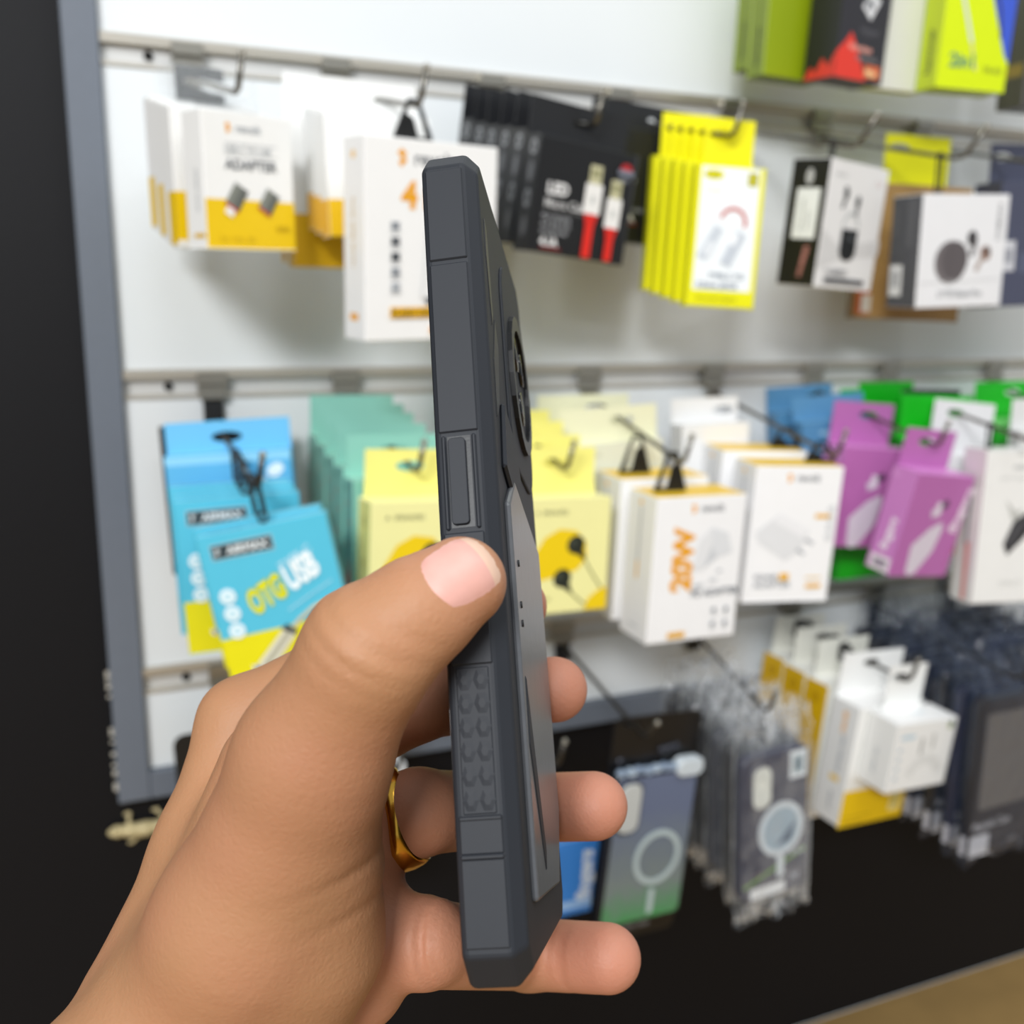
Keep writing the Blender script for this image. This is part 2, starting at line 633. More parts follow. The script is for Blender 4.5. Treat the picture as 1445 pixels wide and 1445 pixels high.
def stack(e, hk, n, spacing, base, first='second', jitter=(.8, 1.0), seed=1, fronts=FRONT_PRINTS, group=None):
    """n more copies behind e along the hook wire"""
    rnd = random.Random(seed)
    r, t = HOOKS[hk]
    d = (r - t).normalized()
    out = []
    i0 = ORD.index(first)
    for k in range(n):
        c = copy_tree(e, skip=fronts)
        c.location = e.location + d * spacing * (k + 1)
        rot = e.rotation_euler.to_matrix() @ pose(rnd.uniform(-jitter[0], jitter[0]) * .5, 0, rnd.uniform(-jitter[1], jitter[1]))
        c.rotation_euler = rot.to_euler()
        c['label'] = '%s, %s from the front' % (base, ORD[i0 + k])
        if group:
            c['group'] = group
        out.append(c)
    return out


YEL, ORA, GR, LG = '#f0c500', '#eda51c', '#565b62', '#9aa0a6'


def brand_mark(u, v, s, c=ORA):
    """small zigzag flame mark"""
    return [poly([(u, v + s * .2), (u + s * .35, v - s * .1), (u + s * .75, v + s * .2), (u + s * .35, v + s * .5)], c),
            poly([(u + s * .1, v + s * .75), (u + s * .5, v + s * .35), (u + s * .75, v + s * .62), (u + s * .3, v + s * 1.05)], c)]


def brand(u, v, s, c=GR):
    return brand_mark(u, v - s * .85, s) + [text('revolt', u + s * 1.25, v, s * 1.25, c, bold=.6)]


# upper row: adapter boxes on the leftmost hook
def plug(u, v, s, base='#c23a2a', tip=None):
    q = lambda x, y: (u + (x * .82 + y * .5) * s, v + (x * .5 - y * .82) * s)
    it = [poly([q(-6, -8), q(6, -8), q(6, 8), q(-6, 8)], '#6f726c'), poly([q(-6, -8), q(-2, -8), q(-2, 8), q(-6, 8)], '#868980'), poly([q(2.6, -8), q(6, -8), q(6, 8), q(2.6, 8)], '#5b5e58'),
          poly([q(-6, -8), q(6, -8), q(6, -9.8), q(-6, -9.8)], base)]
    if tip:
        it.append(poly([q(-3.5, -9.8), q(3.5, -9.8), q(3.5, -15), q(-3.5, -15)], tip))
    return it


A_FRONT = [rect(0, 57, 70, 33, '#f0c800')] + brand(17, 13, 6.5, LG) + [text('USB-C TO USB', 16, 26, 5.6, LG, bold=.2), line([(16, 20.5), (57, 20.5)], .4, LG), line([(16, 27.5), (57, 27.5)], .4, LG),
           text('ADAPTER', 16, 37, 9.4, '#6c7076', bold=1.0)] + plug(24, 55, 1.0, tip='#f3f3f0') + plug(49, 57, .95) + [text('OTG', 54, 77, 5, '#b39400'), text('Fast   Data   Safe', 9, 84, 4, '#c9a800', bold=.2)]
A_LEFT = [rect(9, 80, 15, 3, '#e0b400'), text('revolt adapter', 17, 66, 5, LG, rot=90, bold=.2)]
eA = carton('A', 'adapter_box', 'white box with yellow base and two grey adapters, front of the leftmost upper hook', 'box', 'adapter boxes on the leftmost upper hook', (.109, -.170, .148), (.070, .090, .026), (23, 3, -2),
            dict(f='#f4f4f2', b='#f0c800'), ('tab', 'clear', .7), A_FRONT, A_LEFT)
A_back = carton('A', 'adapter_box', 'white adapter box with a yellow side stripe just behind the front adapter box', 'box', 'adapter boxes on the leftmost upper hook', (.094, -.139, .156), (.070, .095, .0145), (14, 3, -2),
                dict(f='#f4f4f2', l='#f4f4f2', b='#f0c800'), ('tab', 'clear', .7), A_FRONT, [rect(0, 57, 14.5, 36, '#f0c800')])
cs = stack(A_back, 'A', 4, .0185, 'white adapter box on the leftmost upper hook', 'third', (2, .6), 3)
for c in cs[::2]:
    for ch in list(c.children):
        if ch.name.startswith('printed_picture') and ch.name not in FRONT_PRINTS:
            bpy.data.objects.remove(ch)

# flash drive box and white boxes behind it
C_FRONT = brand(26, 17, 11) + [text('4', 30, 46, 25, ORA, bold=2), text('IN 1', 48, 46, 18, ORA, bold=1.5)]
for i in range(5):
    yv = 56 + i * 10.5
    C_FRONT += [rect(21, yv, 7, 5.5, ['#8b9097', '#50555b', '#3d4248', '#8b9097', '#a8adb3'][i]), rect(20, yv + 6.6, 9, .8, '#b9bdc2')]
C_FRONT += [poly([(46, 108), (52, 46), (86, 46), (80, 112)], '#eceded'), line([(46, 108), (52, 46)], .6, '#c7c9cc'), rect(50, 108, 8, 5, '#5d6167'),
            rect(20, 115, 62, 7.5, '#eab20c'), text('FLASH DRIVE', 21, 121.5, 7.2, '#6b5410', bold=1.2), rect(54, 129, 30, 5, '#eda51c'), text('OTG', 58, 133.2, 5, '#ffffff')]
C_LEFT = [rect(9, 120, 11, 5, ORA), text('revolt flash drive', 16, 88, 7, '#c8a96a', rot=90, bold=.2), disc(15, 12, 3, '#eec98a')]
carton('B', 'flash_drive_box', 'large white flash drive box with orange lettering hanging left behind the phone', 'box', None, (.234, -.198, .134), (.113, .139, .030), (15, 5, -1.5), dict(f='#f5f5f4', l='#eeeeee'), ('tri', -1), C_FRONT, C_LEFT)
eB = carton('B', 'adapter_box', 'plain white box just behind the large flash drive box', 'box', 'white boxes behind the flash drive box', (.206, -.150, .158), (.085, .086, .014), (8, 0, -2), dict(f='#f3f3f1', b='#e9bd10'), ('tab', '#f3f3f1', .9),
            [rect(0, 60, 85, 26, '#eebf10')], [rect(0, 60, 14, 26, '#f0b400')])
stack(eB, 'B', 2, .017, 'white box with yellow base behind the large flash drive box', 'second', (2, 1), 5)
eB2 = carton('B', 'adapter_box', 'white box with wide yellow base near the panel, beside the adapter boxes', 'box', 'white boxes behind the flash drive box', (.194, -.094, .164), (.085, .112, .016), (2, 0, 0), dict(f='#efefed', b='#e9bd10'), ('tab', '#f3f3f1', .9),
             [rect(0, 72, 85, 40, '#e8b800')], [rect(0, 72, 16, 40, '#e8b800')])
stack(eB2, 'B', 1, .020, 'white box with wide yellow base, close to the panel', 'second', (1, 1), 6)

# black cable boxes
def led_front(w=97, h=86):
    it = [text('LED', 12, 41, 12, '#e8e8e8', bold=2), text('Micro Cable', 11, 51, 9, '#c9c9c9', bold=1), rect(11, 53, 44, .7, '#777777')]
    for i, s in enumerate(('Fast charging', 'and data sync', 'strong braid')):
        it.append(text(s, 10, 60 + i * 5.5, 5.4, '#a7a9ad', bold=.6))
    it += [text('4.1A', 11, 80, 9, '#f0f0f0', bold=2), rect(12, 81.5, 20, 1, '#a62a22')]
    for cx, s, oy in ((57, 1.0, 0), (79, .9, 8)):
        it += [rect(cx - 6 * s, 14 + oy, 12 * s, 14, '#c9c6a0'), rect(cx - 4.5 * s, 17 + oy, 9 * s, 6, '#9a9872'), rect(cx - 8.5 * s, 28 + oy, 17 * s, 23, '#f0efec'), rect(cx - 2, 37 + oy, 4, 6, '#c8cbc8'),
               poly([(cx - 7 * s, 51 + oy), (cx + 7 * s, 51 + oy), (cx + 4.5 * s, 60 + oy), (cx - 4.5 * s, 60 + oy)], '#d8261c'), rect(cx - 4.3 * s, 60 + oy, 8.6 * s, 85 - 60 - oy, '#e02a1f')]
    it += [disc(86, 12, 6, '#b0242a', ry=4), rect(78, 13, 16, 4, '#7c8290'), text('cable', 79, 22, 5, '#9095a0')]
    return it


LED_L = [disc(11, 9, 4.2, '#9ea0a4', ry=5.5), disc(11, 9, 2.6, '#2a2a2c', ry=3.6), disc(11, 27, 4, '#5a5b5f', ry=8), disc(11, 47, 4.2, '#77797d', ry=7), disc(11, 47, 2.4, '#26272a', ry=4), disc(11, 68, 4, '#4c4d50', ry=8)]
eD = carton('D', 'cable_box', 'black cable box with two red and white plugs, front of its stack', 'box', 'black cable boxes', (.372, -.172, .145), (.097, .086, .0185), (11, 7, 4.5), dict(f='#17181b', l='#1b1c1f', t='#2a2b2e'), ('tab', '#202124', 1.0), led_front(), LED_L)
stack(eD, 'D', 5, .0225, 'black cable box with round icons down its side', 'second', (2, 1.5), 8)
eD2 = carton('E', 'cable_box', 'black cable box partly hidden by the bright yellow boxes', 'box', 'black cable boxes behind the yellow ones', (.485, -.086, .178), (.097, .098, .018), (4, 3, 3), dict(f='#17181b', l='#1b1c1f', t='#2a2b2e'), ('tab', '#202124', 1.0), [text('M', 6, 34, 14, '#d5d5d5', bold=2), text('Cable', 6, 46, 9, '#aaaaaa')] + led_front()[5:8] + [text('4.1A', 6, 84, 9, '#c0c0c0')])
stack(eD2, 'E', 1, .022, 'black cable box nearest the panel behind the bright yellow boxes', 'second', (1, 1), 9)

# bright yellow cable boxes
E_FRONT = [rect(5, 1, 52, 101, '#eef3f6'), disc(16, 7.5, 9, '#e6e000', ry=4), text('Cable', 9, 9.3, 5.5, '#8d8a10'), rect(46, 4, 9, 11, '#b9b428'), text('Turbo', 9, 22, 6, '#e7e9c2', bold=.3),
           ringp(36, 45, 11, 3.2, '#c9726c', -20, 165)]
E_FRONT += [rect(13, 48, 9, 30, '#c9d0d8', rot=-28), rect(13, 62, 9, 12, '#dfe4e9', rot=-28), rect(33, 52, 10, 30, '#c3cad3', rot=-24), rect(36, 54, 5, 10, '#eef1f4', rot=-24),
            text('TYPE-C TO', 18, 92, 6.5, '#7b8693', align='L'), text('3.5mm JACK', 8, 100, 7, '#6e7a89', bold=1), text('fast audio adapter', 9, 110, 5, '#aaa600', bold=.2)]
eE = carton('E', 'cable_box', 'bright yellow box with white panel and coiled adapter picture, front of its stack', 'box', 'bright yellow cable boxes', (.506, -.168, .138), (.061, .116, .012), (-14, 1, 3), dict(f='#e7e400', t='#eeea00'), ('tab', '#efe800', .72), E_FRONT)
stack(eE, 'E', 4, .0155, 'bright yellow cable box seen edge on', 'second', (3, .6), 11)

# earbud boxes
F_FRONT = [text('airdots', 10, 14, 6, '#b8b8b8', bold=.3), text('1.3', 78, 17, 8, '#d3b9b6'), poly([(0, 60), (30, 74), (100, 64), (100, 78), (40, 84), (0, 96)], '#d9d8d7'),
           disc(31, 27, 4, '#1b1e1e', ry=6, rot=15), rect(27, 29, 4, 12, '#1b1e1e', rot=-18), disc(52, 33, 4, '#23282a', ry=5.5), rect(50, 36, 3.6, 9, '#23282a', rot=8),
           ringp(45, 57, 13, 1.6, '#a9b0b0', 5, 175), rect(32, 58, 27, 22, '#17191a'), disc(45.5, 80, 12, '#17191a', ry=6), disc(48, 66, 4, '#54585c', ry=2),
           text('HAMMER', 14, 100, 9, '#9a9a9c', bold=.4), rect(14, 102.5, 68, 4.5, '#34363c')]
F_LEFT = [rect(9, 26, 24, 44, '#eceeec'), text('airbuds pro wireless', 18, 64, 3.5, '#8b8f8d', rot=90), text('true stereo', 25, 62, 3.5, '#8b8f8d', rot=90), disc(20, 16, 4, '#b8b8b6', ry=7), text('HAMMER', 25, 104, 7, '#c98a80', rot=80, bold=1)]
carton('F', 'earbud_box', 'tilted earbud box with black side and white front showing black earbuds', 'box', 'earbud boxes', (.660, -.150, .152), (.098, .112, .040), (18, 6, 1), dict(f='#ecebea', l='#1a1a18', t='#c8b0a8', b='#d8d8d8'), ('loop',), F_FRONT, F_LEFT)
H_FRONT = [text('HARMAN', 88, 8, 8, '#7b7d80', rot=-90, bold=.4), disc(37, 62, 19, '#6d6768', ry=20), disc(41, 60, 16, '#5a5456', ry=17.5), line([(36, 46), (37, 60), (35, 77)], .7, '#4d484a'),
           disc(60, 40, 6, '#3e3a3c', ry=7), rect(60, 42, 4.5, 15, '#55504f', rot=-18), disc(77, 54, 6.5, '#8c6f62', ry=7, rot=20), rect(68, 56, 5, 15, '#b0a29a', rot=-28), disc(79, 52, 3, '#2f2c2e'),
           line([(2, 81), (98, 78)], .5, '#c9c9c9'), text('LYTE Buds Pro', 24, 94, 8.5, '#85878a', bold=.4)]
H_LEFT = [rect(3, 64, 17, 29, '#dfe0e0'), rect(6, 70, 10, 15, '#a7a9ac'), rect(22, 4, 12, 44, '#55565a'), rect(3, 8, 12, 30, '#505155')]
carton('H', 'earbud_box', 'square white box with dark grey side showing a grey charging case and earbuds', 'box', 'earbud boxes', (.770, -.170, .129), (.101, .104, .042), (-4, 3, -2), dict(f='#e4e4e6', l='#4a4b50', t='#d0d0d2', b='#a0a0a2'), ('loop',), H_FRONT, H_LEFT)
carton('H', 'kraft_pack', 'flat brown kraft pack with orange corner label behind the earbud box', 'pack', None, (.795, -.082, .150), (.122, .136, .010), (-12, 1, 2), dict(f='#9b7a48', l='#7d6036'), ('tab', '#d9d800', .6),
       [rect(3, 108, 16, 24, '#c2602c'), rect(9, 112, 11, 18, '#cfcac0'), rect(40, 120, 60, .8, '#86683c')], top=[rect(0, 0, 122, 5, '#b8a020')])
carton('I', 'earbud_box', 'navy box with a white sticker cut by the right edge of the picture', 'box', 'earbud boxes', (.914, -.130, .153), (.110, .124, .034), (-3, 1, -2), dict(f='#474a5e', l='#3d4052', t='#5a5d70'), ('tab', '#474a5e', .7), [rect(8, 58, 16, 30, '#c9cacf'), rect(11, 66, 9, 14, '#8d8f98'), rect(30, 70, 50, 20, '#555a70')])

# top row, cut by the frame
eJ = carton('N1', 'cable_box', 'dark lime box behind the black and red box at the top', 'box', 'lime boxes of the top row', (.625, -.096, .345), (.070, .110, .022), (4, 4, 0), dict(f='#8fa312', l='#748612', b='#5c6a10'), ('tab', '#a9bd10', .8), [], [text('hammer', 14, 100, 10, '#45520a', rot=90, bold=1)])
stack(eJ, 'N1', 1, .025, 'dark lime box nearest the panel in the top row', 'second', (1, 1), 12)
carton('N1', 'cable_box', 'black box with a red jagged base and white diamond at the top', 'box', None, (.667, -.142, .345), (.060, .117, .038), (5, 5, 1), dict(f='#2e2d33', l='#141416', b='#3a3030'), ('tab', '#222222', .8),
       [poly([(0, 117), (0, 96), (10, 86), (16, 78), (26, 92), (34, 106), (40, 117)], '#dd3a2c'), poly([(35, 40), (47, 49), (37, 66), (25, 56)], '#d9dadd'), text('M', 30, 58, 12, '#6a6d74', bold=1.5, rot=12), text('Hyper', 26, 78, 9, '#56565c'),
        text('Wireless', 14, 93, 8, '#e9a79a', bold=1), text('earphone', 24, 100, 7, '#7d7a7c'), rect(36, 103, 20, 11, '#d06a44'), text('Max', 38, 112, 8, '#f0d9a0', bold=1)],
       [poly([(0, 117), (8, 106), (14, 112), (22, 100), (30, 108), (38, 96), (38, 117)], '#d8372a')])
eL = carton('N2', 'cable_box', 'slim white and yellow box behind the lime two in one box', 'box', 'slim boxes of the top row', (.726, -.120, .345), (.066, .116, .016), (0, 4, 0), dict(f='#d9d9d4', l='#d6d7d8', b='#c2c540'), ('tab', '#dcdcd8', .8), [], [rect(9, 0, 7, 116, '#cfcf20')])
stack(eL, 'N2', 2, .018, 'slim white and yellow box of the top row', 'second', (1, 1), 13)
carton('N2', 'cable_box', 'lime and blue two in one cable box cut by the top of the picture', 'box', None, (.783, -.160, .343), (.074, .117, .032), (-10, 4, 1.5), dict(f='#d2e600', l='#c6da08', b='#a8ba10'), ('tab', '#d2e600', .8),
       [poly([(34, 0), (74, 0), (74, 92), (68, 84)], '#3a58c8'), line([(14, 30), (24, 55), (32, 76)], 3.4, '#c9cfd4'), line([(32, 76), (36, 90), (40, 100)], 2.4, '#d0c890'), line([(11, 20), (15, 33)], 4.5, '#7b7f60'), line([(46, 20), (58, 45), (62, 70)], 2, '#3a3440'),
        text('2in1', 11, 98, 17, '#5f8f70', bold=1.5), text('TR-421', 48, 101, 7, '#7c8a30')], [text('hammer', 20, 104, 12, '#3c4a18', rot=90, bold=1.5)])
carton('N3', 'cable_box', 'dark box with gold lettering at the top right corner', 'box', None, (.896, -.150, .345), (.070, .125, .034), (-4, 3, 0), dict(f='#4a4844', l='#4b4a3e', b='#2c2b28'), ('tab', '#33322e', .8), [rect(4, 86, 50, 12, '#8a7440')], [rect(4, 84, 26, 12, '#8d7a3a')])

# middle row: light blue boxes
P_FRONT = [rect(0, 75, 90, 28, '#e2d800'), poly([(0, 78), (0, 74), (90, 72), (90, 78)], '#e2d800'),
           rect(8, 7, 43, 11, '#9fb9c2'), rect(9, 8, 41, 9, '#23333a'), text('F', 11, 15, 7, '#dfe9ec', bold=1), text('AIRMAX', 19, 15, 7.6, '#e9f0f2', bold=1.2),
           text('OTG', 27, 61, 23, '#8fb000', rot=23, bold=3.2, shear=.15, xs=.56), text('OTG', 27, 61, 23, '#e6df10', rot=23, bold=1.4, shear=.15, xs=.56), text('TYPE-C', 52, 34, 8, '#bfe6f2', rot=24, bold=.6),
           text('USB', 55, 49, 24, '#8fc9dc', rot=23, bold=3.4, shear=.15, xs=.6), text('USB', 55, 49, 24, '#f4fbfd', rot=23, bold=1.6, shear=.15, xs=.6), line([(50, 62), (84, 47)], .6, '#c8eaf4')]
for i in range(3):
    P_FRONT += [disc(12 + i * .4, 44 + i * 12.5, 5.6, '#e6f5fa'), disc(12 + i * .4, 44 + i * 12.5, 3.2, '#aed9e6'), rect(10 + i * .4, 43 + i * 12.5, 4, 2, '#e6f5fa')]
P_FRONT += [line([(49, 76), (56, 70), (68, 63), (80, 60), (89, 60)], 2.6, '#c8c4a8'), poly([(20, 96), (44, 74), (52, 79), (30, 101)], '#d9d6c2'), poly([(24, 97), (46, 76), (49, 78), (27, 99)], '#a9a792'), poly([(42, 74), (47, 71), (53, 77), (51, 80)], '#3c4444'),
            poly([(17, 95), (30, 101), (27, 103), (17, 99)], '#e8e6da'), poly([(19, 96), (28, 100.5), (25, 102), (18, 98.5)], '#2f52c0')]
P_TOP = [rect(8, 6, 24, 2.5, '#4a8fa6')]
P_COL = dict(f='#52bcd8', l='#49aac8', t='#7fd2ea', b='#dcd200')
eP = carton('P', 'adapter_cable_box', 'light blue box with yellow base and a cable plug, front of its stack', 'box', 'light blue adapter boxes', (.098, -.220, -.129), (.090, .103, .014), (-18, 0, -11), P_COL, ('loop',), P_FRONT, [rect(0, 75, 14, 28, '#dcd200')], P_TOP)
stack(eP, 'P', 1, .0175, 'tilted light blue box with yellow base', 'second', (2, 2), 21, ())
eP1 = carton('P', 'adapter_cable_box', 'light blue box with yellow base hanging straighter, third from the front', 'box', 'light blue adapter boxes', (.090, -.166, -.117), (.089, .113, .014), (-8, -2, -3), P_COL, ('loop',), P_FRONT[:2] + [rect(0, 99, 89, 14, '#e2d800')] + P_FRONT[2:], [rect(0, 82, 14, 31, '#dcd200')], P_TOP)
stack(eP1, 'P', 2, .0178, 'light blue box hanging straight', 'fourth', (2, 1), 22)
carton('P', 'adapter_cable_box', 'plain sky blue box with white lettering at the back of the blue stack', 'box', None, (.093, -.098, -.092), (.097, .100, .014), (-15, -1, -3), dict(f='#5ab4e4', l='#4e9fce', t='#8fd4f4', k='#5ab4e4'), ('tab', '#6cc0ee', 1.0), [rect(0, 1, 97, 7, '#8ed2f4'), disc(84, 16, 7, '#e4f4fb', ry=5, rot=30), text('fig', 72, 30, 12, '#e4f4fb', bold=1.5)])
carton('P', 'screen_guard_pack', 'flat black pack with an orange stripe against the panel behind the blue boxes', 'pack', None, (.0965, -.046, -.0735), (.101, .124, .010), (-2, 0, -2), dict(f='#15181c', l='#1c1d20'), None, [rect(2, 62, 7, 52, '#d9a472'), rect(3, 30, 5, 10, '#3c8f70')])

# teal boxes and yellow earphone boxes
Q_LEFT = [disc(8, 20, 1.6, '#c07a6a'), disc(17, 34, 1.7, '#b8806f'), disc(10, 52, 1.8, '#c07a6a'), disc(20, 66, 1.6, '#b06a5c'), poly([(9, 80), (17, 68), (20, 82), (12, 96)], '#c23424'), rect(5, 5, 4, 4, '#3f7f74')]
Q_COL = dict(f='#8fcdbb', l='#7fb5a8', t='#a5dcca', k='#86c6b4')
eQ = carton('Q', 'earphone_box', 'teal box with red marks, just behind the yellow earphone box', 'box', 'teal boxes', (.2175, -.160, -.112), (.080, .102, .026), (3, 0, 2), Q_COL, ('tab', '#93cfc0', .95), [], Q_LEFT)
stack(eQ, 'Q', 4, .0275, 'teal box with a wide hang tab left of the phone', 'second', (2, 1), 23)
def ear_front(w, dark='#20261f'):
    k = w / 85
    return [text('A  SPEAKERS', 12 * k, 14, 5.6, '#6f6f4c', bold=.6, xs=1.0), poly([(4 * k, 72), (12 * k, 48), (22 * k, 33), (36 * k, 26), (52 * k, 28), (62 * k, 38), (63 * k, 52), (54 * k, 62), (36 * k, 66), (20 * k, 69)], '#ecca0a'),
            disc(52 * k, 40, 8.6, dark, ry=8, rot=20), disc(40 * k, 68, 8.6, dark, ry=8, rot=20), poly([(50 * k, 46), (58 * k, 42), (62 * k, 52), (60 * k, 53)], dark), poly([(38 * k, 74), (46 * k, 70), (50 * k, 80), (48 * k, 81)], dark),
            line([(60 * k, 52), (72 * k, 70), (83 * k, 84)], 1.3, '#5a6236'), line([(48 * k, 80), (60 * k, 90), (70 * k, 97)], 1.3, '#5a6236'), disc(49 * k, 38, 3, '#3c4238', ry=4), disc(37 * k, 66, 3, '#3c4238', ry=4),
            poly([(62 * k, 97), (66 * k, 87), (76 * k, 80), (84.5 * k, 78), (84.5 * k, 97)], '#ecca0a'), text('earphones', 8 * k, 86, 5, '#8f8f60', bold=.3)]


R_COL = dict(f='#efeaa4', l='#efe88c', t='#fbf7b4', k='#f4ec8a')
R_LEFT = [rect(10, 12, 4, 8, '#b8b060'), rect(10, 44, 4, 9, '#c3b868'), rect(10, 70, 4, 8, '#c3b868')]
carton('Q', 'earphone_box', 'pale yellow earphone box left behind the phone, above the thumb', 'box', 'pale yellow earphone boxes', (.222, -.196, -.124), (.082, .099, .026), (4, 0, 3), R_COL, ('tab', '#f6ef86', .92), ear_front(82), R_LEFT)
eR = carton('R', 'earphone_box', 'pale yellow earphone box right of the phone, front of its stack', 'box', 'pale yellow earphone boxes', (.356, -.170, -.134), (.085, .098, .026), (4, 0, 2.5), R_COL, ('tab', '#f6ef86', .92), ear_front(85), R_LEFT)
stack(eR, 'R', 3, .028, 'pale yellow earphone box right of the phone', 'second', (2, 1.5), 25)
carton('R', 'earphone_box', 'teal box nearest the panel behind the yellow boxes right of the phone', 'box', 'teal boxes', (.336, -.055, -.094), (.080, .100, .026), (3, 0, 2), Q_COL, ('tab', '#93cfc0', .95), [], Q_LEFT)

# white and yellow charger boxes
T_FRONT = brand(35, 14, 8) + [text('20W', 40, 84, 28, ORA, rot=90, bold=2.4, xs=.98), poly([(42, 66), (46, 40), (58, 28), (76, 34), (82, 52), (66, 56), (52, 66)], '#cfd2d6'), poly([(58, 28), (76, 34), (82, 52), (66, 56), (60, 44)], '#dfe1e4'), poly([(42, 66), (46, 40), (58, 28), (60, 44), (52, 66)], '#e6e7e9'),
           disc(70, 68, 3, '#c2c5c9', ry=1.6), disc(64, 76, 5, '#d5d7da', ry=2), text('FAST', 44, 82, 5, '#9aa0a6'), text('PD ADAPTER', 42, 90, 8.6, '#5d636b', bold=1), rect(21, 121, 18, 5.5, '#e5ab16')]
for i in range(2):
    for j in range(2):
        T_FRONT += [disc(68 + i * 13, 104 + j * 13, 2.6, '#8b9096'), rect(66 + i * 13, 108 + j * 13, 5, 1, '#b5b9bd')]
T_LEFT = [rect(20, 12, 3, 60, '#b9bcc0'), rect(20, 60, 3, 16, '#e8b13c'), disc(21, 8, 2.5, '#f0c060'), rect(14, 118, 16, 1.2, '#b9bcc0')]
T_COL = dict(f='#f5f5f6', l='#ececee', t='#f6c908', b='#e4e4e6')
eT = carton('S', 'charger_box', 'white 20W charger box with yellow top, nearest the phone', 'box', 'white and yellow charger boxes', (.475, -.190, -.137), (.093, .130, .045), (2, 3.5, 1.5), T_COL, ('tri', 1), T_FRONT, T_LEFT)
eT2 = copy_tree(eT)
eT2.location = Vector(eT.location) + Vector((-.008, .048, .010))
eT2['label'] = 'white charger box with yellow top directly behind the 20W box'
U_FRONT = brand(32, 14, 8) + [rect(66, 45, 16, 4, '#e9b020'), poly([(6, 62), (30, 44), (62, 60), (56, 80), (40, 90), (10, 72)], '#e2e3e5'), poly([(30, 44), (62, 60), (56, 68), (24, 52)], '#eeeef0'), rect(58, 70, 10, 2.6, '#a9adb3', rot=-30), rect(50, 80, 10, 2.6, '#a9adb3', rot=-30),
           text('POWER', 10, 108, 7, '#85898f'), rect(36, 102, 10, 7, '#e9b020'), text('ADAPTER', 10, 116, 9, '#85898f', bold=.4), rect(64, 106, 16, 1.4, '#e9c060'), rect(65, 113, 16, 4, '#e9b020')]
for i in range(4):
    U_FRONT.append(ringp(82, 40 + i * 9, 2.6, .9, '#a2a6ac', n=12))
eU = carton('U', 'charger_box', 'white charger box with a plug picture and yellow top, right of the 20W box', 'box', 'white and yellow charger boxes', (.593, -.170, -.120), (.090, .130, .043), (-8, 4, 2.5), T_COL, ('tri', -1), U_FRONT, T_LEFT)
eU2 = copy_tree(eU)
eU2.location = Vector(eU.location) + Vector((-.003, .049, .009))
eU2['label'] = 'white charger box with yellow top, second behind the plug picture box'
carton('U', 'charger_box', 'plain white box with a hang tab nearest the panel behind the chargers', 'box', None, (.566, -.072, -.088), (.076, .090, .024), (-3, 0, -1), dict(f='#eeeeee', l='#e2e2e2'), ('tab', '#f1f1f1', 1.0), [], [text('revolt', 14, 50, 7, ORA, rot=90)])
eS = carton('S', 'earphone_box', 'cream box with a wide blank tab behind the 20W boxes', 'box', 'cream boxes', (.443, -.088, -.100), (.098, .090, .014), (-6, 0, -3), dict(f='#e3e3cf', l='#d8d8b0', t='#ecebd2'), ('tab', '#ecebca', 1.0), [text('earphone', 8, 12, 7, '#b0b09a', bold=.3)])
eS2 = copy_tree(eS)
eS2.location = (.434, -.055, -.090)
eS2.rotation_euler = pose(0, 0, 0).to_euler()
eS2['label'] = 'cream box nearest the panel behind the 20W boxes'

# pink boxes with blue boxes behind
W_FRONT = [text('fingers', 80, 60, 16, '#eadbe8', rot=77, bold=2, xs=1.15), poly([(22, 102), (20, 74), (40, 56), (56, 48), (60, 56), (54, 80), (36, 104), (28, 106)], '#d9cfdc'), rect(36, 34, 14, 9, '#cfc0d2', rot=20), rect(48, 26, 10, 8, '#4d3850', rot=30), rect(40, 28, 8, 14, '#e4d9e6', rot=-10)]
W_LEFT = [text('fingers', 19, 84, 13, '#eadbe8', rot=84, bold=2), rect(4, 90, 24, 15, '#e6dfe2'), rect(8, 94, 16, 7, '#86798a'), rect(1, 3, 12, 8, '#cf8ac8')]
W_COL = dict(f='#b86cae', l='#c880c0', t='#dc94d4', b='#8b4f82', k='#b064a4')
eW = carton('W', 'earphone_box', 'tilted pink box with white lettering, front one', 'box', 'pink boxes', (.772, -.170, -.138), (.086, .106, .031), (6, 9, 7), W_COL, ('tab', '#bc70b4', .88), W_FRONT, W_LEFT)
carton('W', 'earphone_box', 'darker pink box hanging behind the front pink one', 'box', 'pink boxes', (.742, -.105, -.117), (.084, .104, .031), (-3, 3, 5), W_COL, ('tab', '#bc70b4', .92), W_FRONT[1:], W_LEFT)
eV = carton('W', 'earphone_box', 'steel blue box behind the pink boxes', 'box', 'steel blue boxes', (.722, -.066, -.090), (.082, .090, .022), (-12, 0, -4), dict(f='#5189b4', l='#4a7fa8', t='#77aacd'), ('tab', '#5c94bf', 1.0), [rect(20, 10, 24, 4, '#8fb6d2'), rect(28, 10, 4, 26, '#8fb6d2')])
eV2 = copy_tree(eV)
eV2.location = (.715, -.030, -.082)
eV2.rotation_euler = pose(-6, 0, -3).to_euler()
eV2['label'] = 'steel blue box nearest the panel behind the pink boxes'
# green packs
GRN = '#12b81c'
def green_pack(hk, label, pos, whd, ypr, black=False):
    f = [rect(0, 2, whd[0] * 1000, 20, '#0f1418')] if black else [rect(14, 12, 40, 10, '#7fe07a'), rect(10, 40, 50, 30, '#0b8f14')]
    return carton(hk, 'case_pack', label, 'pack', 'bright green packs', pos, whd, ypr, dict(f=GRN, l='#0f9a18', t='#3cd043'), ('tab', '#14171a' if black else GRN, 1.0), f)


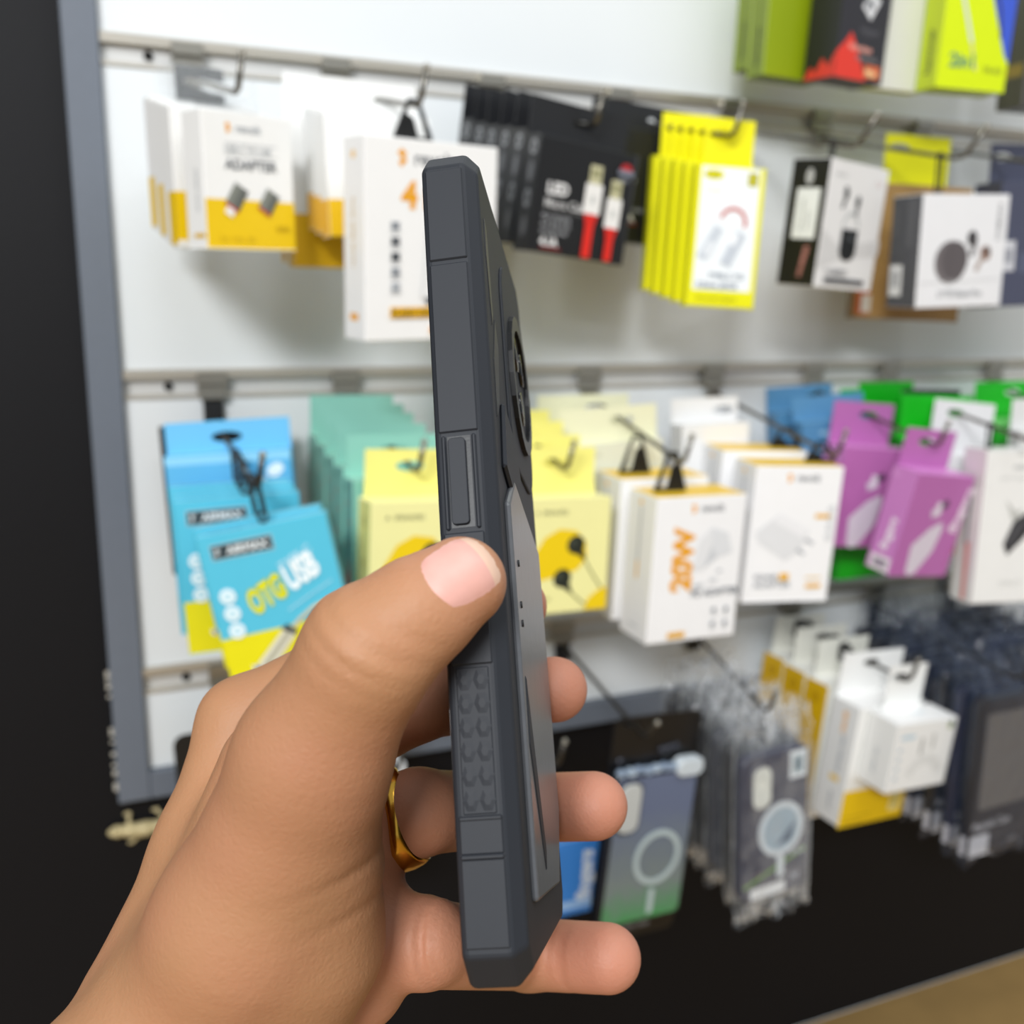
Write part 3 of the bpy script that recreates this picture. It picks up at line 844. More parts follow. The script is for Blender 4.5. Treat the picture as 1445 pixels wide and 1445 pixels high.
green_pack('Y', 'bright green pack nearest the panel right of the pink boxes', (.820, -.040, -.092), (.078, .150, .012), (0, 0, 0))
green_pack('Y', 'green pack with black header right of the pink boxes', (.852, -.075, -.098), (.090, .140, .012), (4, 0, 2), True)
green_pack('Y', 'bright green pack in front of the black headed one', (.832, -.100, -.112), (.094, .120, .012), (-4, 0, 3))
green_pack('X', 'bright green pack at the right edge nearest the panel', (.998, -.045, -.086), (.098, .135, .012), (0, 0, 0))
green_pack('W', 'green pack low behind the pink boxes', (.790, -.050, -.142), (.086, .128, .012), (0, 0, 0))
carton('X', 'case_pack', 'white headed pack in front of the green one at the right edge', 'pack', None, (.990, -.110, -.106), (.100, .120, .014), (-4, 0, 0), dict(f='#d9d9d8', l='#c8c8c8'), ('tab', '#dededd', 1.0), [rect(10, 20, 60, 50, '#b9bcbc')])
carton('Y', 'case_pack', 'orange box glimpsed between the pink and white boxes', 'pack', None, (.846, -.125, -.128), (.086, .105, .014), (0, 0, 6), dict(f='#e8a412', l='#d2920c', t='#e9e9ea'), ('tab', '#e4e4e6', 1.0), [rect(0, 0, 86, 45, '#e4e4e6')])
Y_FRONT = [disc(42, 17, 10, '#c9c9c7', ry=3), text('LOST+FOUND', 18, 30, 5.5, '#c2c2c0', bold=.3), poly([(30, 96), (40, 72), (60, 60), (74, 54), (78, 60), (52, 92), (36, 108)], '#2d2d30'), poly([(34, 94), (44, 76), (58, 66), (48, 84), (38, 100)], '#4c4c50'), poly([(28, 50), (40, 62), (50, 60), (44, 70), (38, 72)], '#bdbdb8'),
           text('EFFECT', 30, 140, 8, '#cfcfcb', bold=.3)]
Y_LEFT = [rect(15, 30, 4, 70, '#8a8f96'), rect(17, 96, 6, 60, '#d9837c'), rect(8, 40, 3, 60, '#d6d6d4')]
carton('Y', 'gadget_box', 'tall white box with a dark gadget at the right edge', 'box', None, (.862, -.183, -.116), (.092, .158, .034), (-10, 0, 1.5), dict(f='#e9e8e5', l='#e2e0dc', t='#f0efec'), ('loop',), Y_FRONT, Y_LEFT)

# ---------------------------------------------------------------- lower row: boxes, case packs and bagged cases
Z1_FRONT = [text('fingers', 61, 62, 19, '#dfe9f6', rot=84, bold=2.2, xs=1.0), rect(4, 60, 66, 8, '#9cc2ee'), rect(8, 8, 30, 30, '#3b82d0')]
carton('Z1', 'cable_box', 'blue box with white lettering, between the fingers right of the phone', 'box', None, (.372, -.140, -.461), (.080, .074, .020), (-6, 0, -2), dict(f='#3f86d6', l='#2f6cb4', t='#5c9ce2'), None, Z1_FRONT)
Acc_ = Acc()
m_blue = M('#3a6cb4', 0.4)
zz = bpy.data.objects.get('cable_box')
w1 = wire_at('Z1', .052)
carton_z1 = [o for o in bpy.data.objects if o.get('label', '').startswith('blue box with white lettering, between')][0]
lw = carton_z1.rotation_euler.to_matrix().transposed() @ (w1 - Vector(carton_z1.location))
Acc().ring(rrect(.013, lw.z + .006, .005, 4, lw.x, (lw.z + .006) / 2), rrect(.007, lw.z - .001, .003, 4, lw.x, (lw.z + .006) / 2), lambda u, v, t: (u, t, v), .009, .011, m_blue).build('hang_strap', carton_z1)
carton('Z9', 'cable_box', 'white box glimpsed between palm and ring finger', 'box', None, (.205, -.105, -.374), (.052, .102, .020), (6, 0, 0), dict(f='#e9ecef', l='#d8dadc'), ('tab', '#eceff1', .9), [rect(5, 20, 30, 40, '#c9ced3')])

CLEAR = clear_plastic('clear_bag_film', '#e8ecf0', 0.48, 0.10)
DARKFILM = clear_plastic('smoky_bag_film', '#5f6a80', 0.28, 0.08)


def bag_mesh(w, h, top, d, seed, crumple=0.006, bottom=0.02, nx=20, nz=40):
    """crinkled plastic pouch around a case; z from top (above 0) down to -h-bottom"""
    vs, fs = [], []
    for side in (0, 1):
        for j in range(nz + 1):
            v = j / nz
            z = top - v * (top + h + bottom)
            for i in range(nx + 1):
                u = i / nx
                x = (u - .5) * w
                free = max(0, min(1, z / 0.02)) + max(0, min(1, (-h - z) / 0.012))
                nv = noise.noise(Vector((x * 55 + seed * 9.1, z * 55, side * 3.3 + seed)))
                n2 = 1 - 2 * abs(noise.noise(Vector((x * 110 + seed, z * 110, side * 7.7))))
                puff = math.sin(math.pi * u) ** .5
                base = -0.0022 - .0012 * puff if side == 0 else d + .0022
                thick = (d * .5 - base) * 0 + base
                mid = d * .5
                y = base + (mid - base) * .55 * min(1, free) + nv * (0.0012 + crumple * min(1, free)) + n2 * (.0003 + .0045 * min(1, free))
                if u in (0, 1):
                    y = mid + nv * crumple * free
                xx = x * (1 - .12 * min(1, max(0, z / max(top, 1e-3)))) + n2 * .003 * free + nv * .002
                vs.append((xx, y, z + nv * .003 * free))
        o = side * (nx + 1) * (nz + 1)
        for j in range(nz):
            for i in range(nx):
                a = o + j * (nx + 1) + i
                fs.append((a, a + 1, a + nx + 2, a + nx + 1))
    return vs, fs


def bagged_case(hk, name, label, group, pos, whd, ypr, parts_fn, film, seed, top=.035, grow=.012, crumple=.006, bottom=.02, body='#34364a', r=.010):
    w, h, d = whd
    e = empty(name, pos, pose(*ypr).to_euler())
    tag(e, label, 'phone case', group)
    fn = lambda u, v, t: (u, t, v)
    Acc().prism(rrect(w, h, r, 6, 0, -h / 2), fn, 0.0, d, M(body, 0.35)).build('case_shell', e, bevel=.0012)
    parts_fn(e, w, h, d, fn)
    vs, fs = bag_mesh(w + grow, h, top, d, seed, crumple, bottom)
    Acc().add(vs, fs, film).build('plastic_bag', e, False)
    return e


def purple_case(e, w, h, d, fn):
    Acc().prism(rrect(.026, .046, .010, 5, -w * .24, -.031), fn, -.0022, .0, M('#4a4a58', .3)).build('camera_rim', e, bevel=.0006)
    Acc().prism(rrect(.021, .040, .009, 5, -w * .24, -.031), fn, -.0026, -.0021, M('#d8dad2', .3)).build('camera_window', e)
    cx, cz, R = w * .08, -.078, .027
    a = Acc()
    o = [(cx + R * math.cos(t), cz + R * math.sin(t)) for t in [2 * math.pi * k / 32 for k in range(32)]]
    i = [(cx + R * .80 * math.cos(t), cz + R * .80 * math.sin(t)) for t in [2 * math.pi * k / 32 for k in range(32)]]
    a.ring(o, i, fn, -.0009, .0, M('#d5dde2', .35))
    a.prism(rrect(.008, .022, .003, 3, cx, -.116), fn, -.0009, .0, M('#d5dde2', .35))
    a.build('magnet_ring', e)
    Acc().prism(i, fn, -.0004, .0, M('#9db0bd', .3)).build('magnet_disc', e)
    Acc().prism([(cx - .006, cz - .016), (cx + .018, cz + .006), (cx + .012, cz - .014)], fn, -.0007, -.0003, M('#5d6b7c', .4)).build('disc_mark', e)
    pr = [rect(55, 4, 20, 27, '#e6ebee'), rect(58, 8, 14, 19, '#b9c7cd'), rect(61, 11, 8, 13, '#4b6a78'), line([(2, 128), (30, 119), (76, 104)], 3.2, '#6d9a3c'), text('USC', 58, 108, 9, '#c7cbd4', bold=.4), rect(10, 131, 42, 11, '#e9ecee'), text('HF', 58, 133, 9, '#bfc3cf'), rect(12, 116, 14, 3, '#6c5f6c')]
    add_print(Acc(), pr, lambda u, v, o_: (-w / 2 + u, -o_, -v)).build('sticker_print', e)


eZ3 = bagged_case('Z3', 'bagged_phone_case', 'purple grey phone case with round magnet ring in a clear bag, front one', 'phone cases in clear bags', (.558, -.200, -.379), (.079, .144, .011), (4, -1, -1), purple_case, CLEAR, 3, top=.040, crumple=.011, bottom=.024)
for k in range(5):
    c = bagged_case('Z3', 'bagged_phone_case', 'phone case in a clear bag, %s behind the one with the magnet ring' % ['first', 'second', 'third', 'fourth', 'fifth'][k], 'phone cases in clear bags',
                    (.558 - .003 * k + .002 * (k % 2), -.180 + .021 * k, -.375 + .0052 * k), (.079, .144 - .004 * (k % 3), .011), (4 + (k * 37 % 7) - 3, -1, -1 + (k * 23 % 5) - 2), lambda *a: None, CLEAR, 20 + k, top=.036, crumple=.010, bottom=.018, body=['#2a2b30', '#393b44', '#1f2024', '#33353c', '#26272c'][k])

# green and blue case in a black blister pack
def gradient_mat():
    m = bpy.data.materials.new('green_blue_case_print')
    m.use_nodes = True
    nt = m.node_tree
    b = nt.nodes['Principled BSDF']
    b.inputs['Roughness'].default_value = 0.25
    tc = nt.nodes.new('ShaderNodeTexCoord')
    sp = nt.nodes.new('ShaderNodeSeparateXYZ')
    n = nt.nodes.new('ShaderNodeTexNoise')
    n.inputs['Scale'].default_value = 90
    nt.links.new(tc.outputs['Object'], sp.inputs[0])
    nt.links.new(tc.outputs['Object'], n.inputs['Vector'])
    mr = nt.nodes.new('ShaderNodeMapRange')
    mr.inputs[1].default_value = -0.150
    mr.inputs[2].default_value = -0.02
    nt.links.new(sp.outputs[2], mr.inputs[0])
    ad = nt.nodes.new('ShaderNodeMath')
    ad.operation = 'MULTIPLY_ADD'
    ad.inputs[1].default_value = 0.25
    nt.links.new(n.outputs['Fac'], ad.inputs[0])
    nt.links.new(mr.outputs[0], ad.inputs[2])
    cr = nt.nodes.new('ShaderNodeValToRGB')
    cr.color_ramp.elements[0].color = lin('#3f9a52')
    cr.color_ramp.elements[0].position = 0.1
    cr.color_ramp.elements[1].color = lin('#66718c')
    cr.color_ramp.elements[1].position = 1.0
    e2 = cr.color_ramp.elements.new(0.45)
    e2.color = lin('#7c8888')
    nt.links.new(ad.outputs[0], cr.inputs[0])
    nt.links.new(cr.outputs[0], b.inputs['Base Color'])
    return m


def case_pack(label, pos, ypr):
    e = empty('phone_case_pack', pos, pose(*ypr).to_euler())
    tag(e, label, 'phone case')
    fn = lambda u, v, t: (u, t, v)
    hx, hz = hole_in('Z2', pos, pose(*ypr), .010)
    hz = max(hz, .03)
    outer = rrect(.099, hz + .0065 + .167, .008, 6, 0, (hz + .0065 - .167) / 2)
    inner = [(hx + .0095 * math.cos(t), hz + .004 * math.sin(t)) for t in [math.atan2(p[1] - hz, p[0] - hx) for p in outer]]
    Acc().ring(outer, inner, fn, .009, .0105, M('#121214', .3)).build('backing_card', e)
    Acc().prism(rrect(.095, .147, .008, 6, 0, -.0735), fn, .0, .009, M('#1a1b1f', .25)).build('case_frame', e, bevel=.001)
    Acc().prism(rrect(.088, .140, .006, 6, 0, -.0735), fn, -.0006, .0, gradient_mat()).build('case_back', e)
    cx, cz, R = .010, -.084, .0265
    t_ = [2 * math.pi * k / 36 for k in range(36)]
    a = Acc()
    rm = M('#b9c8ca', .3)
    a.ring([(cx + R * math.cos(t), cz + R * math.sin(t)) for t in t_], [(cx + R * .80 * math.cos(t), cz + R * .80 * math.sin(t)) for t in t_], fn, -.0014, -.0006, rm)
    a.prism(rrect(.006, .024, .002, 3, cx - .001, -.127), fn, -.0014, -.0006, rm)
    a.build('magnet_ring', e)
    Acc().prism(rrect(.023, .046, .009, 5, -.030, -.031), fn, -.0030, -.0006, M('#c3c6c4', .25)).build('camera_window', e, bevel=.0008)
    Acc().prism(rrect(.027, .050, .010, 5, -.030, -.031), fn, -.0012, -.0006, M('#32373c', .3)).build('camera_rim', e)
    a = Acc()
    wm = M('#cdd6dc', .25)
    for k in range(7):
        a.prism(rrect(.009, .007, .003, 3, -.042 + k * .0095, .002 + (k % 3) * .0006), fn, -.002 - (k % 2) * .001, .004, M(['#8e9fb4', '#b4c4d4', '#7f90a8'][k % 3], .2))
    a.build('plastic_fold', e, bevel=.001)
    Acc().prism(rrect(.030, .017, .007, 4, .033, .001), fn, -.0045, .006, wm).build('white_tag', e, bevel=.0012)
    pr = [text('protective case', 20, 158, 8, '#8a8a8c', bold=.8)]
    add_print(Acc(), pr, lambda u, v, o_: (-.0495 + u, .009 - o_, -v)).build('card_print', e)
    a = Acc()
    for x, z in ((-.040, .010), (.006, .016), (.014, .017), (.022, .018)):
        a.tube([(x, .009, z), (x, .0062, z)], .0036, M('#30323c', .2), 12)
    a.build('blister_dots', e, True)
    return e


case_pack('black blister pack holding a green and blue phone case with pale ring', (.442, -.185, -.384), (7, 2, 6))

# yellow sided boxes
Z5_FRONT = [rect(0, 92, 96, 41, '#ecc40a'), rect(6, 122, 40, 1.4, '#b89808'), rect(6, 128, 30, 2, '#b89808'), rect(73, 102, 17, 22, '#efdf96'), rect(78, 107, 8, 12, '#c2b050'), rect(70, 114, 14, 2, '#b89808')] + brand(20, 18, 8)
Z5_LEFT = [text('revolt', 22, 34, 10, ORA, rot=90, bold=1), text('wireless bud', 24, 76, 8, '#9aa0a8', rot=90), rect(14, 80, 12, 6, '#ecc96a'), text('power', 22, 118, 8, '#a9adb2', rot=90)]
carton('Z5', 'earphone_box', 'white box with yellow base and white lettered side, low right', 'box', 'yellow sided boxes', (.734, -.160, -.374), (.096, .131, .036), (6, 5, 5), dict(f='#f1f1ee', l='#e6e6e4', t='#f7f7f5', b='#d8b00a'), ('tab', '#f4f4f2', .95), Z5_FRONT, Z5_LEFT)
eZ4 = carton('Z5', 'earphone_box', 'box with a yellow side and white tab just behind the white lettered one', 'box', 'yellow sided boxes', (.727, -.118, -.364), (.094, .150, .030), (6, 4, 4), dict(f='#efefe9', l='#d8ac08', t='#f0f0ea', b='#c89c00'), ('tab', '#e6e6dc', .8), [], [disc(15, 16, 6, '#c49800', ry=7), rect(28.6, 0, 1.4, 150, '#e8cf70')])
stack(eZ4, 'Z5', 2, .034, 'box with a yellow side and white tab beside the clear bags', 'second', (2, 1), 31)
Z6_FRONT = [text('amber', 8, 17, 8, '#9cc6dd'), rect(38, 18, 4, 18, '#a9a9a6'), rect(54, 15, 4, 16, '#bcbcb8'), disc(78, 7, 4, '#3f5c48', ry=4.5), disc(76, 9, 2.5, '#b0b878')]
for i in range(4):
    Z6_FRONT += [rect(7, 26 + i * 10, 4, 4, '#b5c5d2'), ringp(50, 64, 18 + i * 3, .5, '#b9b9b6', 15, 165)]
carton('Z5', 'earphone_box', 'small white box with faint blue lettering in front of the yellow sided boxes', 'box', None, (.745, -.197, -.380), (.087, .074, .036), (5, 5, 5), dict(f='#eeeeec', l='#e9e9e6', t='#fafaf8', b='#e2e29a'), ('tab', '#f4f4f1', .62), Z6_FRONT, [text('amber case', 18, 60, 6, '#b5b9bd', rot=90)], [rect(40, 16, 20, 2, '#bcd6e2')])
a = None
# black loops of tags on the yellow stack's wire
for k in range(4):
    p = wire_at('Z5', .088 + k * .022)
    o = Acc().ring(rrect(.024, .020, .004, 3, 0, 0), rrect(.014, .011, .003, 3, 0, .001), lambda u, v, t: (u, t, v), -.001, .001, M('#161616', .35)).build('hanging_tag')
    o.location = p + Vector((0, 0, -.003))
    o.rotation_euler = pose(20 - 9 * k, 0, 8).to_euler()
    tag(o, 'small black plastic tag on the wire above the yellow sided boxes, %s from the panel' % ['fourth', 'third', 'second', 'nearest'][k], 'tag', 'black tags on the lower hook')


# black bagged cases at the lower right
def dark_case(e, w, h, d, fn):
    Acc().prism(rrect(w * .80, h * .62, .004, 4, w * .02, -h * .42), fn, -.0010, .0, M('#6b6762', .45)).build('case_panel', e)
    pr = [text('Magnetic Case', 6, h * 1000 * .86, 12, '#a7a8ae', bold=1.4, xs=.9), rect(4, h * 1000 * .90, 32, 22, '#d3d5dd'), rect(7, h * 1000 * .94, 26, 3, '#aeb2bd'), line([(40, h * 930), (88, h * 905)], .8, '#77787c'), rect(70, h * 970, 14, 4, '#77787c')]
    add_print(Acc(), pr, lambda u, v, o_: (-w / 2 + u, -o_ - .0002, -v)).build('card_print', e)
    Acc().prism(rrect(.006, .020, .001, 2, 0, 0), lambda u, v, t: (t, d / 2 + u, -h * .955 + v), -w / 2 - .0006, -w / 2, M('#b9bac4', .4)).build('side_sticker', e)


rnd = random.Random(77)
for k in range(8):
    bagged_case('Z7', 'bagged_phone_case', 'black bagged case with a white sticker, %s' % ('front of the lower right stack' if k == 0 else '%s from the front of the lower right stack' % ORD[k]), 'black bagged cases',
                (.848 - .0026 * k + rnd.uniform(-.002, .002), -.205 + .0215 * k, -.362 + .0042 * k + rnd.uniform(-.003, .003)), (.104, .164, .010), (10 + rnd.uniform(-4, 4), -1, 2.5 + rnd.uniform(-2, 2)), dark_case, DARKFILM, 40 + k,
                top=.034, grow=.008, crumple=.012, bottom=.014, body=['#1b1c22', '#1a2036', '#15161b', '#191d2c'][k % 4], r=.006)
for k in range(7):
    bagged_case('Z8', 'bagged_phone_case', 'bluish bagged case at the right edge, %s' % ('front one' if k == 0 else '%s from the front' % ORD[k]), 'bluish bagged cases at the right edge',
                (.966 - .002 * k + rnd.uniform(-.002, .002), -.190 + .0235 * k, -.352 + .0045 * k), (.104, .160, .010), (6 + rnd.uniform(-4, 4), -1, 2 + rnd.uniform(-2, 2)), dark_case, DARKFILM, 60 + k,
                top=.040, grow=.014, crumple=.013, bottom=.012, body=['#3a4158', '#20242e', '#1a1b20'][k % 3], r=.006)

# black case pack behind the wrist
def wrist_pack():
    pos = (.090, -.070, -.362)
    e = empty('phone_case_pack', pos, pose(-3, 0, -2).to_euler())
    tag(e, 'black case pack by the grey frame, mostly behind the wrist', 'phone case')
    fn = lambda u, v, t: (u, t, v)
    hx, hz = hole_in('Z0', pos, pose(-3, 0, -2), .006)
    hz = max(hz, .012)
    top = hz + .009
    outer = rrect(.098, top + .120, .010, 6, 0, (top - .120) / 2)
    inner = [(hx + .010 * math.cos(t), hz + .004 * math.sin(t)) for t in [math.atan2(p[1] - hz, p[0] - hx) for p in outer]]
    Acc().ring(outer, inner, fn, .005, .0065, M('#131315', .35)).build('backing_card', e)
    Acc().prism(rrect(.088, .104, .010, 6, 0, -.062), fn, -.004, .005, M('#1b1b1e', .3)).build('case_shell', e, bevel=.001)


wrist_pack()

# ---------------------------------------------------------------- distance field meshing for the hand and the gecko
def sd_cone(P, a, b, r1, r2):
    """signed distance to a capsule whose radius runs from r1 to r2"""
    a, b = np.asarray(a, np.float32), np.asarray(b, np.float32)
    ba = b - a
    t = np.clip(((P - a) @ ba) / float(ba @ ba), 0, 1)
    q = P - a - t[:, None] * ba
    return np.sqrt((q * q).sum(1)) - (r1 + (r2 - r1) * t)


def smin(a, b, k):
    h = np.clip(0.5 + 0.5 * (b - a) / k, 0, 1)
    return b + (a - b) * h - k * h * (1 - h)


def chain(P, pts, k):
    d = None
    for (a, r1), (b, r2) in zip(pts[:-1], pts[1:]):
        s = sd_cone(P, a, b, r1, r2)
        d = s if d is None else smin(d, s, k)
    return d


def surface_nets(fn, lo, hi, h):
    n = [int(math.ceil((hi[i] - lo[i]) / h)) + 1 for i in range(3)]
    ax = [np.float32(lo[i]) + np.arange(n[i], dtype=np.float32) * np.float32(h) for i in range(3)]
    # coarse pass marks the blocks that can hold surface, the fine pass fills only those
    V = np.full(n, 50, np.float32)
    B = 8
    nb = [int(math.ceil(k / B)) for k in n]
    cen = np.stack(np.meshgrid(*[np.float32(lo[i]) + (np.arange(nb[i], dtype=np.float32) * B + (B - 1) / 2) * np.float32(h) for i in range(3)], indexing='ij'), -1).reshape(-1, 3)
    dc = fn(cen).reshape(nb)
    rad = h * B * 0.95 + 6 * (h > 1)
    todo = np.argwhere(np.abs(dc) < rad)
    V[...] = np.repeat(np.repeat(np.repeat(np.sign(dc) * 50, B, 0), B, 1), B, 2)[:n[0], :n[1], :n[2]]
    for s in range(0, len(todo), 400):
        blk = todo[s:s + 400]
        P, sl = [], []
        for bi in blk:
            r = [slice(bi[i] * B, min(bi[i] * B + B, n[i])) for i in range(3)]
            g = np.stack(np.meshgrid(*[ax[i][r[i]] for i in range(3)], indexing='ij'), -1)
            sl.append((r, g.shape[:3], g.size // 3))
            P.append(g.reshape(-1, 3))
        d = fn(np.concatenate(P))
        o = 0
        for r, sh, c in sl:
            V[r[0], r[1], r[2]] = d[o:o + c].reshape(sh)
            o += c
    S = V < 0
    cs = tuple(k - 1 for k in n)
    acc = np.zeros(cs + (3,), np.float32)
    cnt = np.zeros(cs, np.int16)
    off = [(i, j, k) for i in (0, 1) for j in (0, 1) for k in (0, 1)]
    sub = lambda A, o: A[o[0]:o[0] + cs[0], o[1]:o[1] + cs[1], o[2]:o[2] + cs[2]]
    for o in off:
        for a in range(3):
            if o[a] == 0:
                p = list(o)
                p[a] = 1
                s0, s1 = sub(S, o), sub(S, p)
                m = s0 != s1
                v0, v1 = sub(V, o)[m], sub(V, p)[m]
                t = v0 / (v0 - v1)
                pos = np.tile(np.array(o, np.float32), (len(t), 1))
                pos[:, a] = t
                acc[m] += pos
                cnt[m] += 1
    act = cnt > 0
    idx = np.full(cs, -1, np.int64)
    idx[act] = np.arange(act.sum())
    cell = np.argwhere(act).astype(np.float32)
    verts = (cell + acc[act] / cnt[act][:, None]) * np.float32(h) + np.array(lo, np.float32)
    faces = []
    for a in range(3):
        b, c = (a + 1) % 3, (a + 2) % 3
        s0 = [slice(None)] * 3
        s1 = [slice(None)] * 3
        s0[a], s1[a] = slice(0, -1), slice(1, None)
        A, Bv = S[tuple(s0)], S[tuple(s1)]
        e = np.argwhere(A != Bv)
        e = e[(e[:, b] > 0) & (e[:, c] > 0) & (e[:, b] < cs[b]) & (e[:, c] < cs[c])]
        fl = A[e[:, 0], e[:, 1], e[:, 2]]

        def cid(db, dc_):
            q = e.copy()
            q[:, b] -= db
            q[:, c] -= dc_
            return idx[q[:, 0], q[:, 1], q[:, 2]]
        f = np.stack([cid(1, 1), cid(0, 1), cid(0, 0), cid(1, 0)], 1)
        f[~fl] = f[~fl][:, ::-1]
        faces.append(f)
    return verts, np.concatenate(faces)


def np_mesh(name, verts, faces, mat, parent=None):
    me = bpy.data.meshes.new(name)
    me.from_pydata([tuple(map(float, v)) for v in verts], [], [tuple(map(int, f)) for f in faces])
    me.materials.append(mat)
    me.polygons.foreach_set('use_smooth', [True] * len(me.polygons))
    o = bpy.data.objects.new(name, me)
    COL.objects.link(o)
    if parent is not None:
        o.parent = parent
    return o


# gecko on the black wall under the frame, head to the left (millimetres, x along the wall, y off the wall, z up)
def gecko():
    c = [((-30, -5, 0), 2.6), ((-25, -5.6, .4), 5.2), ((-19, -5.4, .2), 4.4), ((-13, -6, 0), 5.8), ((0, -6.2, -.5), 6.6), ((12, -6, .3), 5.2), ((18, -4.5, .8), 3.0), ((30, -3.6, 2.5), 2.4), ((44, -3, 6), 1.6), ((58, -2.4, 7), .7)]
    legs = []
    for sx, sz, k in ((-11, 1, -1), (-9, -1, 1), (13, 1, 1), (14, -1, 1)):
        kn = (sx + 3.5 * k, -4, sz * 8)
        ft = (sx - 2.5, -1.6, sz * 12.5)
        legs.append([((sx, -4.2, sz * 2.5), 2.0), (kn, 1.5), (ft, 1.2)])
        for a in (-1.1, -.4, .35, 1.0):
            legs.append([(ft, .8), ((ft[0] + 3.6 * math.sin(a) - 1.2, -1.0, ft[2] + sz * 3.4 * math.cos(a)), .75)])

    def fn(P):
        d = chain(P, c, 2.5)
        for l in legs:
            d = smin(d, chain(P, l, 1.0), 1.2)
        return d
    v, f = surface_nets(fn, (-36, -16, -20), (62, 1, 22), .8)
    m = M('#c4b487', 0.55, bump=.2, scale=900, vary=.25, name='gecko_skin')
    e = empty('gecko', (.016, .0112, -.4445), (0, 0.02, 0))
    tag(e, 'small pale gecko clinging to the black wall beside the wrist', 'gecko')
    o = np_mesh('body', v * .001, f, m, e)
    for s in (-1, 1):
        Acc().ball((-.0268, -.0096, s * .0036), .0012, M('#1a1712', .2)).build('eye', e, True)


gecko()

# ---------------------------------------------------------------- phone in its rugged case
PH_M = Matrix(((0.98851, 0.09814, 0.11498), (0.13513, -0.23268, -0.96312), (-0.06777, 0.96759, -0.24327))).transposed()   # columns: thickness, width, length
GRIP_R = Matrix(((0.922538, 0.068338, -0.379807), (-0.385906, 0.163367, -0.907958), (0.000000, 0.984196, 0.177085)))      # how the forearm and phone are turned in the room
CASE = M('#25282e', 0.58, bump=.008, scale=1500, vary=.05, spec=.35, name='case_rubber')
CASE_D = M('#1e2023', 0.45, bump=.04, scale=1500, name='case_rubber_dark')
CASE_B = M('#5a5c60', 0.30, bump=.05, scale=260, vary=.15, name='case_glossy_back')
GLOSS = M('#0c0d0f', 0.12, name='black_gloss')
BLK = M('#101113', 0.4, name='black_rubber')


